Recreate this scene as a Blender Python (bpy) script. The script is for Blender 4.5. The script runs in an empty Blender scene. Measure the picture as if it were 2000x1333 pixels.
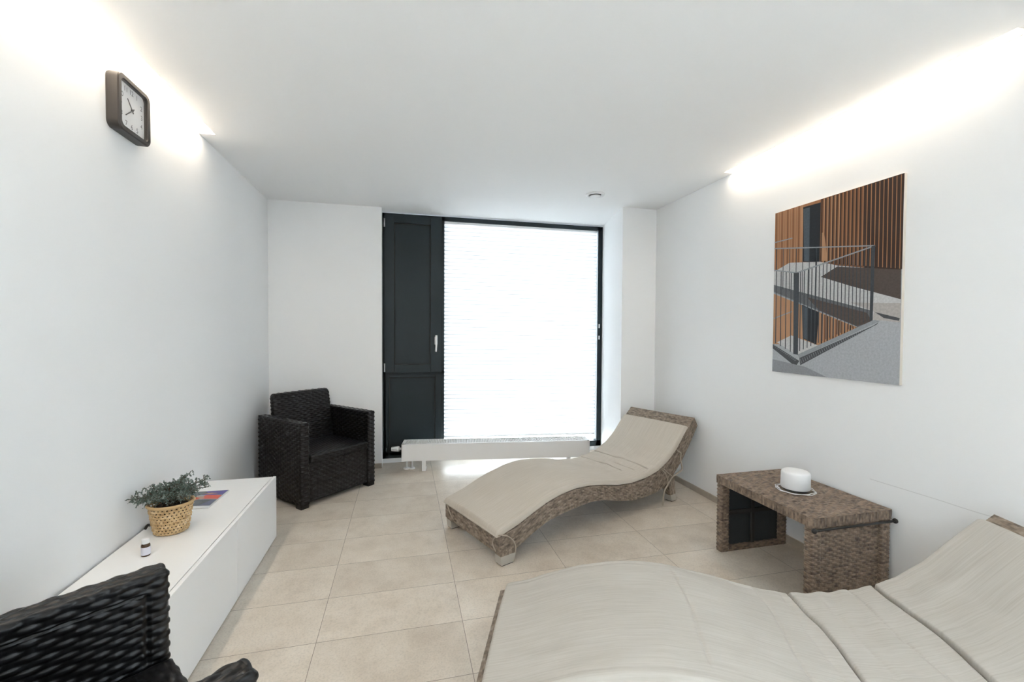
import bpy, bmesh, math, random
import numpy as np
from mathutils import Vector, Matrix, noise as mnoise

S = bpy.context.scene
COL = S.collection
random.seed(7)
rng = np.random.default_rng(7)

# ------------------------------------------------------------------ camera
F_PX, YAW, PITCH, ROLL, CAM_H = 860.84, 0.2406, -0.0227, 0.0054, 1.3276
_f = Vector((math.sin(YAW)*math.cos(PITCH), math.cos(YAW)*math.cos(PITCH), math.sin(PITCH)))
_r0 = Vector((math.cos(YAW), -math.sin(YAW), 0))
_u0 = _r0.cross(_f)
_r = math.cos(ROLL)*_r0 + math.sin(ROLL)*_u0
_u = -math.sin(ROLL)*_r0 + math.cos(ROLL)*_u0
cd = bpy.data.cameras.new('camera')
cam = bpy.data.objects.new('camera', cd); COL.objects.link(cam)
cd.sensor_width = 36.0; cd.lens = F_PX*36.0/2000.0; cd.clip_start = 0.02
M = Matrix((( _r.x, _u.x, -_f.x, 0), (_r.y, _u.y, -_f.y, 0), (_r.z, _u.z, -_f.z, CAM_H), (0, 0, 0, 1)))
cam.matrix_world = M
S.camera = cam

# ------------------------------------------------------------------ light and exposure
S.view_settings.view_transform = 'Standard'
S.view_settings.look = 'None'
S.view_settings.gamma = 1.0
S.view_settings.use_curve_mapping = False
S.view_settings.exposure = 1.98
SKY_STRENGTH = 4.0          # overcast daylight outside the window
STRIP_STRENGTH = 5.0       # warm LED strips in the two ceiling slots
w = bpy.data.worlds.new('overcast_sky'); S.world = w; w.use_nodes = True
bg = w.node_tree.nodes['Background']
bg.inputs[0].default_value = (0.82, 0.925, 1.0, 1); bg.inputs[1].default_value = SKY_STRENGTH

# ------------------------------------------------------------------ room numbers
XL, XR, YL, YR, YW = -1.1907, 2.3584, 4.399, 3.81, 4.548
XWL, XC, H, YB = -0.207, 2.004, 2.5, -1.6

# ------------------------------------------------------------------ material helpers
def mat(name, color=(0.8,0.8,0.8), rough=0.5, metal=0.0, spec=0.5, trans=0.0, emit=None, estr=0.0):
    m = bpy.data.materials.new(name); m.use_nodes = True
    b = m.node_tree.nodes['Principled BSDF']
    b.inputs['Base Color'].default_value = (*color, 1)
    b.inputs['Roughness'].default_value = rough
    b.inputs['Metallic'].default_value = metal
    b.inputs['Specular IOR Level'].default_value = spec
    b.inputs['Transmission Weight'].default_value = trans
    if emit:
        b.inputs['Emission Color'].default_value = (*emit, 1); b.inputs['Emission Strength'].default_value = estr
    return m
class NT:
    def __init__(s, m): s.t = m.node_tree; s.b = s.t.nodes.get('Principled BSDF'); s.out = s.t.nodes['Material Output']
    def n(s, typ, **kw):
        x = s.t.nodes.new(typ)
        for k, v in kw.items(): setattr(x, k, v)
        return x
    def l(s, a, b): s.t.links.new(a, b)
    def math(s, op, a, b=None, c=None, clamp=False):
        x = s.n('ShaderNodeMath', operation=op); x.use_clamp = clamp
        for i, q in enumerate((a, b, c)):
            if q is None: continue
            if isinstance(q, (int, float)): x.inputs[i].default_value = q
            else: s.l(q, x.inputs[i])
        return x.outputs[0]
    def mix(s, f, a, b):
        x = s.n('ShaderNodeMix', data_type='RGBA')
        for i, q in ((0, f), (6, a), (7, b)):
            if isinstance(q, (int, float)): x.inputs[i].default_value = q
            elif isinstance(q, tuple): x.inputs[i].default_value = (*q, 1)
            else: s.l(q, x.inputs[i])
        return x.outputs[2]
    def noise(s, vec, scale, detail=2.0, rough=0.5):
        x = s.n('ShaderNodeTexNoise'); x.inputs['Scale'].default_value = scale
        x.inputs['Detail'].default_value = detail; x.inputs['Roughness'].default_value = rough
        if vec is not None: s.l(vec, x.inputs['Vector'])
        return x.outputs['Fac']
    def ramp(s, f, stops):
        x = s.n('ShaderNodeValToRGB'); e = x.color_ramp.elements
        while len(e) < len(stops): e.new(0.5)
        for q, (p, c) in zip(e, stops): q.position = p; q.color = (*c, 1)
        s.l(f, x.inputs[0]); return x.outputs[0]
    def bump(s, h, strength, dist):
        x = s.n('ShaderNodeBump'); x.inputs['Strength'].default_value = strength; x.inputs['Distance'].default_value = dist
        s.l(h, x.inputs['Height']); s.l(x.outputs[0], s.b.inputs['Normal'])
    def coord(s, kind='Object'): return s.n('ShaderNodeTexCoord').outputs[kind]
    def mapping(s, vec, sc):
        x = s.n('ShaderNodeMapping'); x.inputs['Scale'].default_value = sc; s.l(vec, x.inputs[0]); return x.outputs[0]

def plaster(name, color):
    m = mat(name, color, 0.75, spec=0.25); t = NT(m)
    o = t.coord()
    t.bump(t.noise(o, 220, 3), 0.06, 0.002)
    c = t.mix(t.noise(o, 1.3, 2), tuple(0.985*x for x in color), tuple(min(1, 1.012*x) for x in color))
    t.l(c, t.b.inputs['Base Color'])
    return m
M_WALL = plaster('white_plaster', (0.90, 0.91, 0.915))
M_CEIL = plaster('ceiling_paint', (0.94, 0.95, 0.955))

def scuffed():
    m = plaster('white_plaster_scuffed', (0.90, 0.91, 0.915)); t = NT(m)
    sx = t.n('ShaderNodeSeparateXYZ'); t.l(t.coord(), sx.inputs[0])
    wob = t.math('MULTIPLY_ADD', t.noise(t.coord(), 3, 1), 0.012, 0.5625)
    d = t.math('ABSOLUTE', t.math('SUBTRACT', sx.outputs[2], wob))
    a = t.math('LESS_THAN', d, 0.0016)
    a = t.math('MULTIPLY', a, t.math('GREATER_THAN', sx.outputs[1], 1.26))
    a = t.math('MULTIPLY', a, t.math('LESS_THAN', sx.outputs[1], 1.77))
    old = t.b.inputs['Base Color'].links[0].from_socket
    t.l(t.mix(t.math('MULTIPLY', a, 0.3), old, (0.35, 0.34, 0.33)), t.b.inputs['Base Color'])
    return m
M_WALLR = scuffed()

def tiles():
    m = mat('beige_floor_tiles', rough=0.36, spec=0.45); t = NT(m)
    o = t.coord(); sx = t.n('ShaderNodeSeparateXYZ'); t.l(o, sx.inputs[0])
    u = t.math('DIVIDE', t.math('SUBTRACT', sx.outputs[0], -0.362-0.622*10), 0.622)
    v = t.math('DIVIDE', t.math('SUBTRACT', sx.outputs[1], 1.982-0.32*20), 0.32)
    fu = t.math('FRACT', u); fv = t.math('FRACT', v)
    du = t.math('MULTIPLY', t.math('MINIMUM', fu, t.math('SUBTRACT', 1.0, fu)), 0.622)
    dv = t.math('MULTIPLY', t.math('MINIMUM', fv, t.math('SUBTRACT', 1.0, fv)), 0.32)
    g = t.math('LESS_THAN', t.math('MINIMUM', du, dv), 0.0011)
    cell = t.n('ShaderNodeCombineXYZ'); t.l(t.math('FLOOR', u), cell.inputs[0]); t.l(t.math('FLOOR', v), cell.inputs[1])
    wn = t.n('ShaderNodeTexWhiteNoise', noise_dimensions='3D'); t.l(cell.outputs[0], wn.inputs['Vector'])
    off = t.n('ShaderNodeVectorMath', operation='MULTIPLY_ADD'); t.l(wn.outputs['Color'], off.inputs[0]); off.inputs[1].default_value = (9, 9, 9); t.l(o, off.inputs[2])
    n1 = t.noise(off.outputs[0], 5, 6, 0.65); n2 = t.noise(off.outputs[0], 120, 2, 0.6)
    c = t.ramp(n1, [(0.30, (0.59, 0.515, 0.43)), (0.5, (0.685, 0.612, 0.522)), (0.70, (0.75, 0.685, 0.60))])
    sp = t.ramp(n2, [(0.30, (0.86, 0.86, 0.86)), (0.55, (1, 1, 1))])
    mu = t.n('ShaderNodeMix', data_type='RGBA', blend_type='MULTIPLY'); mu.inputs[0].default_value = 1; t.l(c, mu.inputs[6]); t.l(sp, mu.inputs[7])
    val = t.math('MULTIPLY_ADD', wn.outputs['Value'], 0.07, 0.965)
    hs = t.n('ShaderNodeHueSaturation'); t.l(mu.outputs[2], hs.inputs['Color']); t.l(val, hs.inputs['Value'])
    t.l(t.mix(g, hs.outputs[0], (0.20, 0.168, 0.135)), t.b.inputs['Base Color'])
    t.l(t.math('MULTIPLY_ADD', n1, 0.16, 0.27), t.b.inputs['Roughness'])
    hgt = t.math('MULTIPLY_ADD', g, -1.0, t.math('MULTIPLY', n1, 0.25))
    t.bump(hgt, 0.25, 0.001)
    return m
M_TILE = tiles()

def skirting():
    m = mat('beige_skirting_tile', rough=0.4); t = NT(m)
    n1 = t.noise(t.coord(), 9, 5, 0.6)
    t.l(t.ramp(n1, [(0.3, (0.37, 0.32, 0.26)), (0.7, (0.5, 0.44, 0.37))]), t.b.inputs['Base Color'])
    return m
M_SKIRT = skirting()

M_WHITE = mat('white_lacquer', (0.87, 0.88, 0.885), 0.32)
M_WHITEM = mat('white_painted_metal', (0.87, 0.865, 0.86), 0.4)
M_PLAST = mat('white_plastic', (0.83, 0.84, 0.85), 0.45)
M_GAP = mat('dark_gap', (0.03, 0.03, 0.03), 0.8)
M_BLACKP = mat('black_plastic', (0.012, 0.013, 0.014), 0.4)
def anthracite():
    m = mat('anthracite_frame', (0.013, 0.022, 0.027), 0.42, spec=0.32); t = NT(m)
    n1 = t.noise(t.mapping(t.coord(), (60, 60, 3)), 4, 3)
    t.bump(n1, 0.12, 0.001)
    t.l(t.math('MULTIPLY_ADD', n1, 0.15, 0.34), t.b.inputs['Roughness'])
    return m
M_ANTH = anthracite()
M_STEEL = mat('brushed_steel', (0.72, 0.72, 0.72), 0.3, metal=1.0)
def glass():
    m = bpy.data.materials.new('window_glass'); m.use_nodes = True
    t = NT(m); t.t.nodes.remove(t.b)
    a = t.n('ShaderNodeBsdfTransparent'); g = t.n('ShaderNodeBsdfGlossy'); g.inputs['Roughness'].default_value = 0.02
    x = t.n('ShaderNodeMixShader'); x.inputs[0].default_value = 0.06
    t.l(a.outputs[0], x.inputs[1]); t.l(g.outputs[0], x.inputs[2]); t.l(x.outputs[0], t.out.inputs[0])
    return m
M_GLASS = glass()
def blindcloth(name, tc):
    m = bpy.data.materials.new(name); m.use_nodes = True
    t = NT(m); t.t.nodes.remove(t.b)
    a = t.n('ShaderNodeBsdfDiffuse'); a.inputs[0].default_value = (0.85, 0.86, 0.87, 1)
    b = t.n('ShaderNodeBsdfTranslucent'); b.inputs[0].default_value = (tc, tc, tc, 1)
    x = t.n('ShaderNodeMixShader'); x.inputs[0].default_value = 0.5
    t.l(a.outputs[0], x.inputs[1]); t.l(b.outputs[0], x.inputs[2]); t.l(x.outputs[0], t.out.inputs[0])
    return m
M_BLIND = blindcloth('translucent_blind_fabric', 0.225); M_FOLDSHADE = blindcloth('pleat_shade_fabric', 0.062)  # second cloth: darker strips that put the pleat shading into the fabric colour
M_DIFF = mat('led_diffuser', (1, 1, 1), 0.5, emit=(1.0, 0.84, 0.66), estr=STRIP_STRENGTH)

def rattan(name, pitch, stops, rough=0.5, seed=0.0, spec=0.3):
    """strand-by-strand colouring of a woven surface: each strand has its own tone that drifts along its length"""
    m = mat(name, rough=rough, spec=spec); t = NT(m)
    sx = t.n('ShaderNodeSeparateXYZ'); t.l(t.coord('UV'), sx.inputs[0])
    row = t.math('FLOOR', t.math('DIVIDE', sx.outputs[1], pitch))
    cb = t.n('ShaderNodeCombineXYZ'); t.l(t.math('MULTIPLY', sx.outputs[0], 24.0), cb.inputs[0]); t.l(t.math('MULTIPLY_ADD', row, 5.37, seed), cb.inputs[1])
    n1 = t.noise(cb.outputs[0], 1.0, 2, 0.6)
    fine = t.n('ShaderNodeCombineXYZ'); t.l(t.math('MULTIPLY', sx.outputs[0], 30.0), fine.inputs[0]); t.l(t.math('MULTIPLY', sx.outputs[1], 900.0), fine.inputs[1])
    n2 = t.noise(fine.outputs[0], 1.0, 1)
    f = t.math('MULTIPLY_ADD', n2, 0.25, t.math('SUBTRACT', n1, 0.125))
    t.l(t.ramp(f, stops), t.b.inputs['Base Color'])
    return m
BROWN = [(0.30, (0.10, 0.08, 0.064)), (0.42, (0.18, 0.142, 0.110)), (0.55, (0.27, 0.218, 0.170)), (0.70, (0.38, 0.318, 0.255))]
M_RATT = rattan('brown_rattan_weave', 0.0115, BROWN)
M_RATTT = rattan('brown_rattan_table', 0.0105, [(0.30, (0.085, 0.066, 0.054)), (0.43, (0.165, 0.124, 0.096)), (0.55, (0.245, 0.185, 0.138)), (0.70, (0.34, 0.262, 0.20))], seed=40)
M_BLKW = rattan('black_resin_weave', 0.0172, [(0.3, (0.0040, 0.0046, 0.0056)), (0.7, (0.0075, 0.0090, 0.0112))], rough=0.34, spec=0.36)
M_SEAG = rattan('seagrass_weave', 0.0125, [(0.30, (0.42, 0.26, 0.12)), (0.5, (0.60, 0.42, 0.22)), (0.7, (0.70, 0.53, 0.32))], rough=0.7, seed=9)

def linen(name, a, b, c):
    m = mat(name, rough=0.9, spec=0.15); t = NT(m)
    uv = t.coord('UV')
    n1 = t.noise(t.mapping(uv, (5, 160, 1)), 1.0, 3, 0.65)
    n2 = t.noise(t.mapping(uv, (900, 900, 1)), 1.0, 1)
    n3 = t.noise(t.mapping(uv, (3, 4, 1)), 1.0, 2)
    f = t.math('ADD', t.math('MULTIPLY', n1, 0.75), t.math('MULTIPLY', n3, 0.25))
    t.l(t.ramp(f, [(0.33, a), (0.5, b), (0.64, c)]), t.b.inputs['Base Color'])
    t.bump(t.math('ADD', t.math('MULTIPLY', n2, 0.6), n1), 0.25, 0.0012)
    return m
M_LIN1 = linen('taupe_linen', (0.515, 0.465, 0.398), (0.555, 0.505, 0.438), (0.59, 0.54, 0.475))
M_LIN2 = linen('pale_beige_linen', (0.47, 0.445, 0.40), (0.525, 0.50, 0.457), (0.56, 0.537, 0.496))
M_TIE = mat('taupe_cotton_tape', (0.46, 0.40, 0.33), 0.9, spec=0.1)
M_DKBR = mat('dark_brown_frame', (0.05, 0.04, 0.033), 0.6)
M_CAP = mat('pale_metal_foot', (0.52, 0.50, 0.46), 0.4, metal=0.35)

# ------------------------------------------------------------------ object helpers
def tag(o, label, cat, group=None):
    o['label'] = label; o['category'] = cat
    if group: o['group'] = group
    return o
def empty(name, loc=(0,0,0), rz=0.0, label=None, cat=None, group=None):
    o = bpy.data.objects.new(name, None); COL.objects.link(o)
    o.location = loc; o.rotation_euler = (0, 0, rz); o.empty_display_size = 0.1
    if label: tag(o, label, cat, group)
    return o
def link(name, me, m, parent=None, smooth=False):
    o = bpy.data.objects.new(name, me); COL.objects.link(o)
    if m is not None and len(me.materials) == 0: me.materials.append(m)
    if parent is not None: o.parent = parent
    if smooth: me.polygons.foreach_set('use_smooth', [True]*len(me.polygons))
    return o
def bm_obj(name, bm, m, parent=None, smooth=False):
    bmesh.ops.recalc_face_normals(bm, faces=bm.faces)
    me = bpy.data.meshes.new(name); bm.to_mesh(me); bm.free()
    return link(name, me, m, parent, smooth)
def bx(bm, x0, x1, y0, y1, z0, z1, bev=0.0):
    r = bmesh.ops.create_cube(bm, size=1.0)
    vs = r['verts']
    for v in vs:
        v.co = Vector(((x0+x1)/2 + v.co.x*(x1-x0), (y0+y1)/2 + v.co.y*(y1-y0), (z0+z1)/2 + v.co.z*(z1-z0)))
    if bev > 0:
        es = list({e for v in vs for e in v.link_edges})
        bmesh.ops.bevel(bm, geom=es, offset=bev, segments=2, profile=0.5, affect='EDGES')
def box(name, x0, x1, y0, y1, z0, z1, m, parent=None, bev=0.0):
    bm = bmesh.new(); bx(bm, x0, x1, y0, y1, z0, z1, bev); return bm_obj(name, bm, m, parent)
def lathe(bm, prof, seg=48, cx=0, cy=0):
    rings = []
    for r, z in prof:
        if r < 1e-6: rings.append([bm.verts.new((cx, cy, z))])
        else: rings.append([bm.verts.new((cx+r*math.cos(2*math.pi*i/seg), cy+r*math.sin(2*math.pi*i/seg), z)) for i in range(seg)])
    for a, b in zip(rings, rings[1:]):
        for i in range(seg):
            j = (i+1) % seg
            if len(a) == 1 and len(b) == 1: continue
            if len(a) == 1: bm.faces.new((a[0], b[j], b[i]))
            elif len(b) == 1: bm.faces.new((a[i], a[j], b[0]))
            else: bm.faces.new((a[i], a[j], b[j], b[i]))
def smooth_path(pts, n=8):
    P = [Vector(p) for p in pts]
    if len(P) < 3: return P
    out = []
    for i in range(len(P)-1):
        p0 = P[i-1] if i else P[0]*2-P[1]; p1, p2 = P[i], P[i+1]; p3 = P[i+2] if i+2 < len(P) else P[-1]*2-P[-2]
        for k in range(n):
            t = k/n
            out.append(0.5*((2*p1)+(p2-p0)*t+(2*p0-5*p1+4*p2-p3)*t*t+(3*p1-p0-3*p2+p3)*t**3))
    out.append(P[-1]); return out
def tube(bm, pts, r, seg=8, flat=1.0, taper=None):
    up = Vector((0.13, 0.21, 1)).normalized(); rings = []
    n = len(pts)
    for i, p in enumerate(pts):
        d = (pts[min(i+1, n-1)] - pts[max(i-1, 0)])
        if d.length < 1e-9: d = Vector((0, 0, 1))
        d.normalize()
        a = d.cross(up)
        if a.length < 1e-4: a = d.cross(Vector((1, 0, 0)))
        a.normalize(); b = a.cross(d)
        rr = r if taper is None else r*(1+(taper-1)*i/(n-1))
        rings.append([bm.verts.new(p + rr*(math.cos(2*math.pi*k/seg)*a*flat + math.sin(2*math.pi*k/seg)*b)) for k in range(seg)])
    for q, s in zip(rings, rings[1:]):
        for k in range(seg):
            j = (k+1) % seg
            bm.faces.new((q[k], q[j], s[j], s[k]))
    bm.faces.new(rings[0][::-1]); bm.faces.new(rings[-1])
def struct(o): o['kind'] = 'structure'; return o

# ---- woven surfaces: real geometry, a dense grid pushed out strand by strand
def weave_h(U, V, pitch, stake):
    row = np.floor(V/pitch); fv = V/pitch - row
    vp = np.sqrt(np.clip(1-(2*fv-1)**2, 0, 1))
    ph = U/stake + row
    over = 0.5+0.5*np.cos(np.pi*ph)
    over = over**0.85
    strand = vp*(0.06+0.94*over)
    fu = U/stake-np.round(U/stake)
    st = 0.42*np.sqrt(np.clip(1-(fu/0.30)**2, 0, 1))
    st = st*(1-over)
    return np.maximum(strand, st)
class Weave:
    def __init__(s): s.v = []; s.f = []; s.uv = []; s.n = 0
    def patch(s, P, N, U, V, pitch, stake, amp, wrap=False, fade=None, extra=None, holes=None):
        h = (weave_h(U, V, pitch, stake)-0.55)*amp
        if extra is not None: h = h + extra
        if fade is not None: h = h*fade
        Q = P + N*h[..., None]
        a, b = U.shape
        s.v.append(Q.reshape(-1, 3)); s.uv.append(np.stack([U, V], -1).reshape(-1, 2))
        idx = np.arange(a*b).reshape(a, b)+s.n
        if wrap:
            i2 = np.concatenate([idx, idx[:1]], 0)
        else: i2 = idx
        q = np.stack([i2[:-1, :-1], i2[1:, :-1], i2[1:, 1:], i2[:-1, 1:]], -1).reshape(-1, 4)
        if holes is not None:
            hw_, hh_, v0, v1 = holes
            j = np.round(V/pitch); du = (U/stake+0.5*j); du = np.abs(du-np.round(du))*stake; dv = np.abs(V-j*pitch)
            op = ((du/hw_)**2+(dv/hh_)**2 < 1) & (V > v0) & (V < v1)
            op = op.reshape(-1)
            q = q[~(op[q-s.n].sum(-1) >= 3)]
        s.f.append(q); s.n += a*b
    def build(s, name, m, parent=None):
        v = np.concatenate(s.v); f = np.concatenate(s.f); uv = np.concatenate(s.uv)
        me = bpy.data.meshes.new(name)
        me.vertices.add(len(v)); me.vertices.foreach_set('co', v.ravel().astype(np.float32))
        me.loops.add(f.size); me.loops.foreach_set('vertex_index', f.ravel().astype(np.int32))
        me.polygons.add(len(f)); me.polygons.foreach_set('loop_start', np.arange(0, f.size, 4, dtype=np.int32))
        me.polygons.foreach_set('use_smooth', np.ones(len(f), dtype=bool))
        me.update(calc_edges=True)
        l = me.uv_layers.new(name='UVMap'); l.data.foreach_set('uv', uv[f.ravel()].ravel().astype(np.float32))
        me.validate()
        return link(name, me, m, parent)
def edge_fade(a, b, wu, wv, du, dv):
    """0 at the borders of an a x b grid, 1 inside (only where asked)"""
    fu = np.ones(a); fv = np.ones(b)
    if wu: i = np.arange(a); fu = np.clip(np.minimum(i, a-1-i)*du/wu, 0, 1)
    if wv: i = np.arange(b); fv = np.clip(np.minimum(i, b-1-i)*dv/wv, 0, 1)
    return fu[:, None]*fv[None, :]
def flat_patch(W, o, eu, ev, lu, lv, n, pitch, stake, amp, du=0.006, dv=0.003, fade=0.005, u0=0, v0=0):
    a = max(2, int(lu/du)+1); b = max(2, int(lv/dv)+1)
    u = np.linspace(0, lu, a); v = np.linspace(0, lv, b)
    U, V = np.meshgrid(u, v, indexing='ij')
    o, eu, ev, n = (np.array(x, float) for x in (o, eu, ev, n))
    P = o + U[..., None]*eu + V[..., None]*ev
    N = np.broadcast_to(n, P.shape)
    W.patch(P, N, U+u0, V+v0, pitch, stake, amp, fade=edge_fade(a, b, fade, fade, lu/(a-1), lv/(b-1)))
def rr_loop(lx, ly, r, du):
    """rounded rectangle, counter-clockwise, with outward normals and arc length"""
    pts = []
    hx, hy = lx/2-r, ly/2-r
    segs = [((hx+r, -hy), (hx+r, hy), (hx, hy), 0), ((hx, hy+r), (-hx, hy+r), (-hx, hy), 90), ((-hx-r, hy), (-hx-r, -hy), (-hx, -hy), 180), ((-hx, -hy-r), (hx, -hy-r), (hx, -hy), 270)]
    P = []; N = []
    for (ax, ay), (bx_, by_), (cx, cy), a0 in segs:
        L = math.hypot(bx_-ax, by_-ay); n = max(1, int(L/du))
        nn = (math.cos(math.radians(a0)), math.sin(math.radians(a0)))
        for i in range(n): P.append((ax+(bx_-ax)*i/n, ay+(by_-ay)*i/n)); N.append(nn)
        k = max(3, int(r*1.57/du))
        for i in range(k):
            t = math.radians(a0+90*i/k); P.append((cx+r*math.cos(t), cy+r*math.sin(t))); N.append((math.cos(t), math.sin(t)))
    P = np.array(P); N = np.array(N)
    d = np.linalg.norm(np.roll(P, -1, 0)-P, axis=1); s = np.concatenate([[0], np.cumsum(d)[:-1]])
    return P, N, s, d.sum()
def loop_slab(W, lx, ly, z0, z1, rc, rt, pitch, stake, amp, du=0.006, dv=0.0034, top='close', xf=None, extra=None, bottom=True):
    """upright slab with strands running round it; its top rounds over and closes (or stops at an inset rim)"""
    P, N, s, L = rr_loop(lx, ly, rc, du)
    stake = L/max(2, 2*round(L/stake/2))     # so that the weave meets itself
    half = min(lx, ly)/2
    zs = [(z, 0.0, 0.0) for z in np.linspace(z0, z1-rt, max(2, int((z1-rt-z0)/dv)))]
    k = max(4, int(rt*1.57/dv))
    zs += [(z1-rt+rt*math.sin(a), rt*(1-math.cos(a)), a) for a in np.linspace(0, math.pi/2, k+1)[1:]]
    if top == 'close':
        zs += [(z1, i, math.pi/2) for i in np.linspace(rt, half-0.0005, max(2, int((half-rt)/dv)))[1:]]
    zi = np.array(zs)
    vlen = np.concatenate([[0], np.cumsum(np.hypot(np.diff(zi[:, 0]), np.diff(zi[:, 1])))])
    n, k = len(P), len(zi)
    hx, hy = lx/2, ly/2
    PX = np.empty((n, k, 3)); NN = np.empty((n, k, 3))
    ins = zi[:, 1]
    # inset keeps the loop inside the slab: scale towards the medial line
    lim = np.minimum(ins, half)
    PX[..., 0] = np.sign(P[:, 0:1])*np.maximum(np.minimum(np.abs(P[:, 0:1]), hx-lim[None, :]), 0)
    PX[..., 1] = np.sign(P[:, 1:2])*np.maximum(np.minimum(np.abs(P[:, 1:2]), hy-lim[None, :]), 0)
    PX[..., 2] = zi[None, :, 0]
    ca = np.cos(zi[:, 2])[None, :]; sa = np.sin(zi[:, 2])[None, :]
    NN[..., 0] = N[:, 0:1]*ca; NN[..., 1] = N[:, 1:2]*ca; NN[..., 2] = sa
    U = np.broadcast_to(s[:, None], (n, k)); V = np.broadcast_to(vlen[None, :], (n, k))
    ex = extra(PX, NN) if extra else None
    if xf is not None: PX, NN = xf(PX, NN)
    fd = None if top == 'close' else np.clip((vlen[-1]-V)/0.007, 0, 1)
    W.patch(PX, NN, U, V, pitch, stake, amp, wrap=True, extra=ex, fade=fd)
    if bottom:
        Q = PX[:, 0, :]; c = Q.mean(0)
        B = np.stack([Q, c+(Q-c)*0.02], 1)
        W.patch(B, np.zeros_like(B), U[:, :2], V[:, :2], pitch, stake, 0.0, wrap=True)

# ------------------------------------------------------------------ the setting
fl = struct(box('floor', XL-0.1, XR+0.1, YB-0.1, YW+0.25, -0.1, 0.0, M_TILE))
# side walls get added openings behind the viewer for fill daylight, rear wall closed
OY0, OY1, OZ0, OZ1 = YB+0.15, -0.74, 0.45, 2.25
def side_wall(name, x0, x1, y0, y1, m, OY1):
    bm = bmesh.new()
    bx(bm, x0, x1, y0, OY0, -0.1, H+0.12); bx(bm, x0, x1, OY1, y1, -0.1, H+0.12)
    bx(bm, x0, x1, OY0, OY1, -0.1, OZ0); bx(bm, x0, x1, OY0, OY1, OZ1, H+0.12)
    return struct(bm_obj(name, bm, m))
side_wall('wall_left', XL-0.12, XL, YB-0.1, YL+0.3, M_WALL, OY1-0.22)
side_wall('wall_right', XR, XR+0.12, YB-0.1, YW+0.25, M_WALLR, OY1)
struct(box('wall_rear', XL, XR, YB-0.12, YB, -0.1, H+0.12, M_WALL))
struct(box('wall_back', XL, XWL, YL, YW+0.15, 0, H, M_WALL))
bm = bmesh.new()      # pier with a splayed reveal
pl = [(XC, YR), (XR, YR), (XR, YW+0.15), (2.150, YW+0.15), (2.150, YW)]
_a = [bm.verts.new((x, y, 0)) for x, y in pl]; _b = [bm.verts.new((x, y, H)) for x, y in pl]
for i in range(len(pl)): bm.faces.new((_a[i], _a[(i+1) % 5], _b[(i+1) % 5], _b[i]))
bm.faces.new(_a[::-1]); bm.faces.new(_b)
struct(bm_obj('wall_column', bm, M_WALL))
struct(box('trim_1', XWL, 2.15, YW+0.005, YW+0.15, 0, 0.045, M_WHITE))          # threshold under the window
# ceiling with two open slots for the light strips
SL0, SL1 = YB+0.4, 3.035
SR0, SR1 = 1.20, 2.80
WL_, WR_ = 0.092, 0.078
bm = bmesh.new()
bx(bm, XL+WL_, XR-WR_, YB, YW+0.15, H, H+0.10)
bx(bm, XL, XL+WL_, YB, SL0, H, H+0.10); bx(bm, XL, XL+WL_, SL1, YW+0.15, H, H+0.10)
bx(bm, XR-WR_, XR, YB, SR0, H, H+0.10); bx(bm, XR-WR_, XR, SR1, YW+0.15, H, H+0.10)
bx(bm, XL, XL+WL_, SL0, SL1, H+0.06, H+0.10); bx(bm, XR-WR_, XR, SR0, SR1, H+0.06, H+0.10)
struct(bm_obj('ceiling', bm, M_CEIL))
# skirting tiles
struct(box('baseboard_right', XR-0.009, XR, OY1, YR, 0, 0.047, M_SKIRT))
struct(box('baseboard_left', XL, XL+0.009, OY1, YL, 0, 0.047, M_SKIRT))
struct(box('baseboard_back', XL+0.009, XWL, YL-0.009, YL, 0, 0.047, M_SKIRT))
struct(box('baseboard_column', XC, XR-0.009, YR-0.009, YR, 0, 0.047, M_SKIRT))

# ------------------------------------------------------------------ window with the dark shutter door
win = empty('window_1', (0, YW, 0)); win['kind'] = 'structure'
def lb(bm, x0, x1, y0, y1, z0, z1, bev=0.0): bx(bm, x0, x1, y0, y1, z0, z1, bev)   # local y: 0 = front face
X0, X1, Z0, Z1 = XWL, 2.149, 0.045, 2.488
bm = bmesh.new()
lb(bm, X0, X0+0.030, 0.0, 0.075, Z0, Z1); lb(bm, 2.094, X1, 0.0, 0.075, Z0, Z1)
lb(bm, X0, X1, 0.0, 0.075, 2.445, Z1); lb(bm, X0, X1, 0.0, 0.075, Z0, 0.105)
lb(bm, 0.372, 0.402, 0.0, 0.075, Z0, Z1); lb(bm, X0, 0.402, 0.0, 0.075, 0.885, 0.925)
bm_obj('window_frame', bm, M_ANTH, win)
def leaf(name, x0, x1, z0, z1, px0, px1, pz0, pz1, yf):
    bm = bmesh.new()
    lb(bm, x0, px0, yf, 0.05, z0, z1, 0.002); lb(bm, px1, x1, yf, 0.05, z0, z1, 0.002)
    lb(bm, px0, px1, yf, 0.05, pz1, z1, 0.002); lb(bm, px0, px1, yf, 0.05, z0, pz0, 0.002)
    o = bm_obj(name, bm, M_ANTH, win)
    bm = bmesh.new(); lb(bm, px0-0.002, px1+0.002, yf+0.022, 0.048, pz0-0.002, pz1+0.002)
    bm_obj('panel', bm, M_ANTH, o)
    bm = bmesh.new(); g = 0.008; q0, q1 = yf+0.004, yf+0.023  # dark ring drawn in place of the shadow line around the panel recess
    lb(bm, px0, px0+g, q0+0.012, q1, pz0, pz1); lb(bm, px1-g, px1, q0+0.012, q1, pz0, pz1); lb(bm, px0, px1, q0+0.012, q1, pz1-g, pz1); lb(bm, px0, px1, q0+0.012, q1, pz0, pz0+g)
    bm_obj('shadow_line', bm, M_GAP, o)
    return o
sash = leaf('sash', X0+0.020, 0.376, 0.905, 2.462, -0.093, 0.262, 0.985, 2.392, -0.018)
low = leaf('lower_leaf', X0+0.012, 0.372, 0.07, 0.893, -0.143, 0.313, 0.105, 0.855, 0.0)
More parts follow.
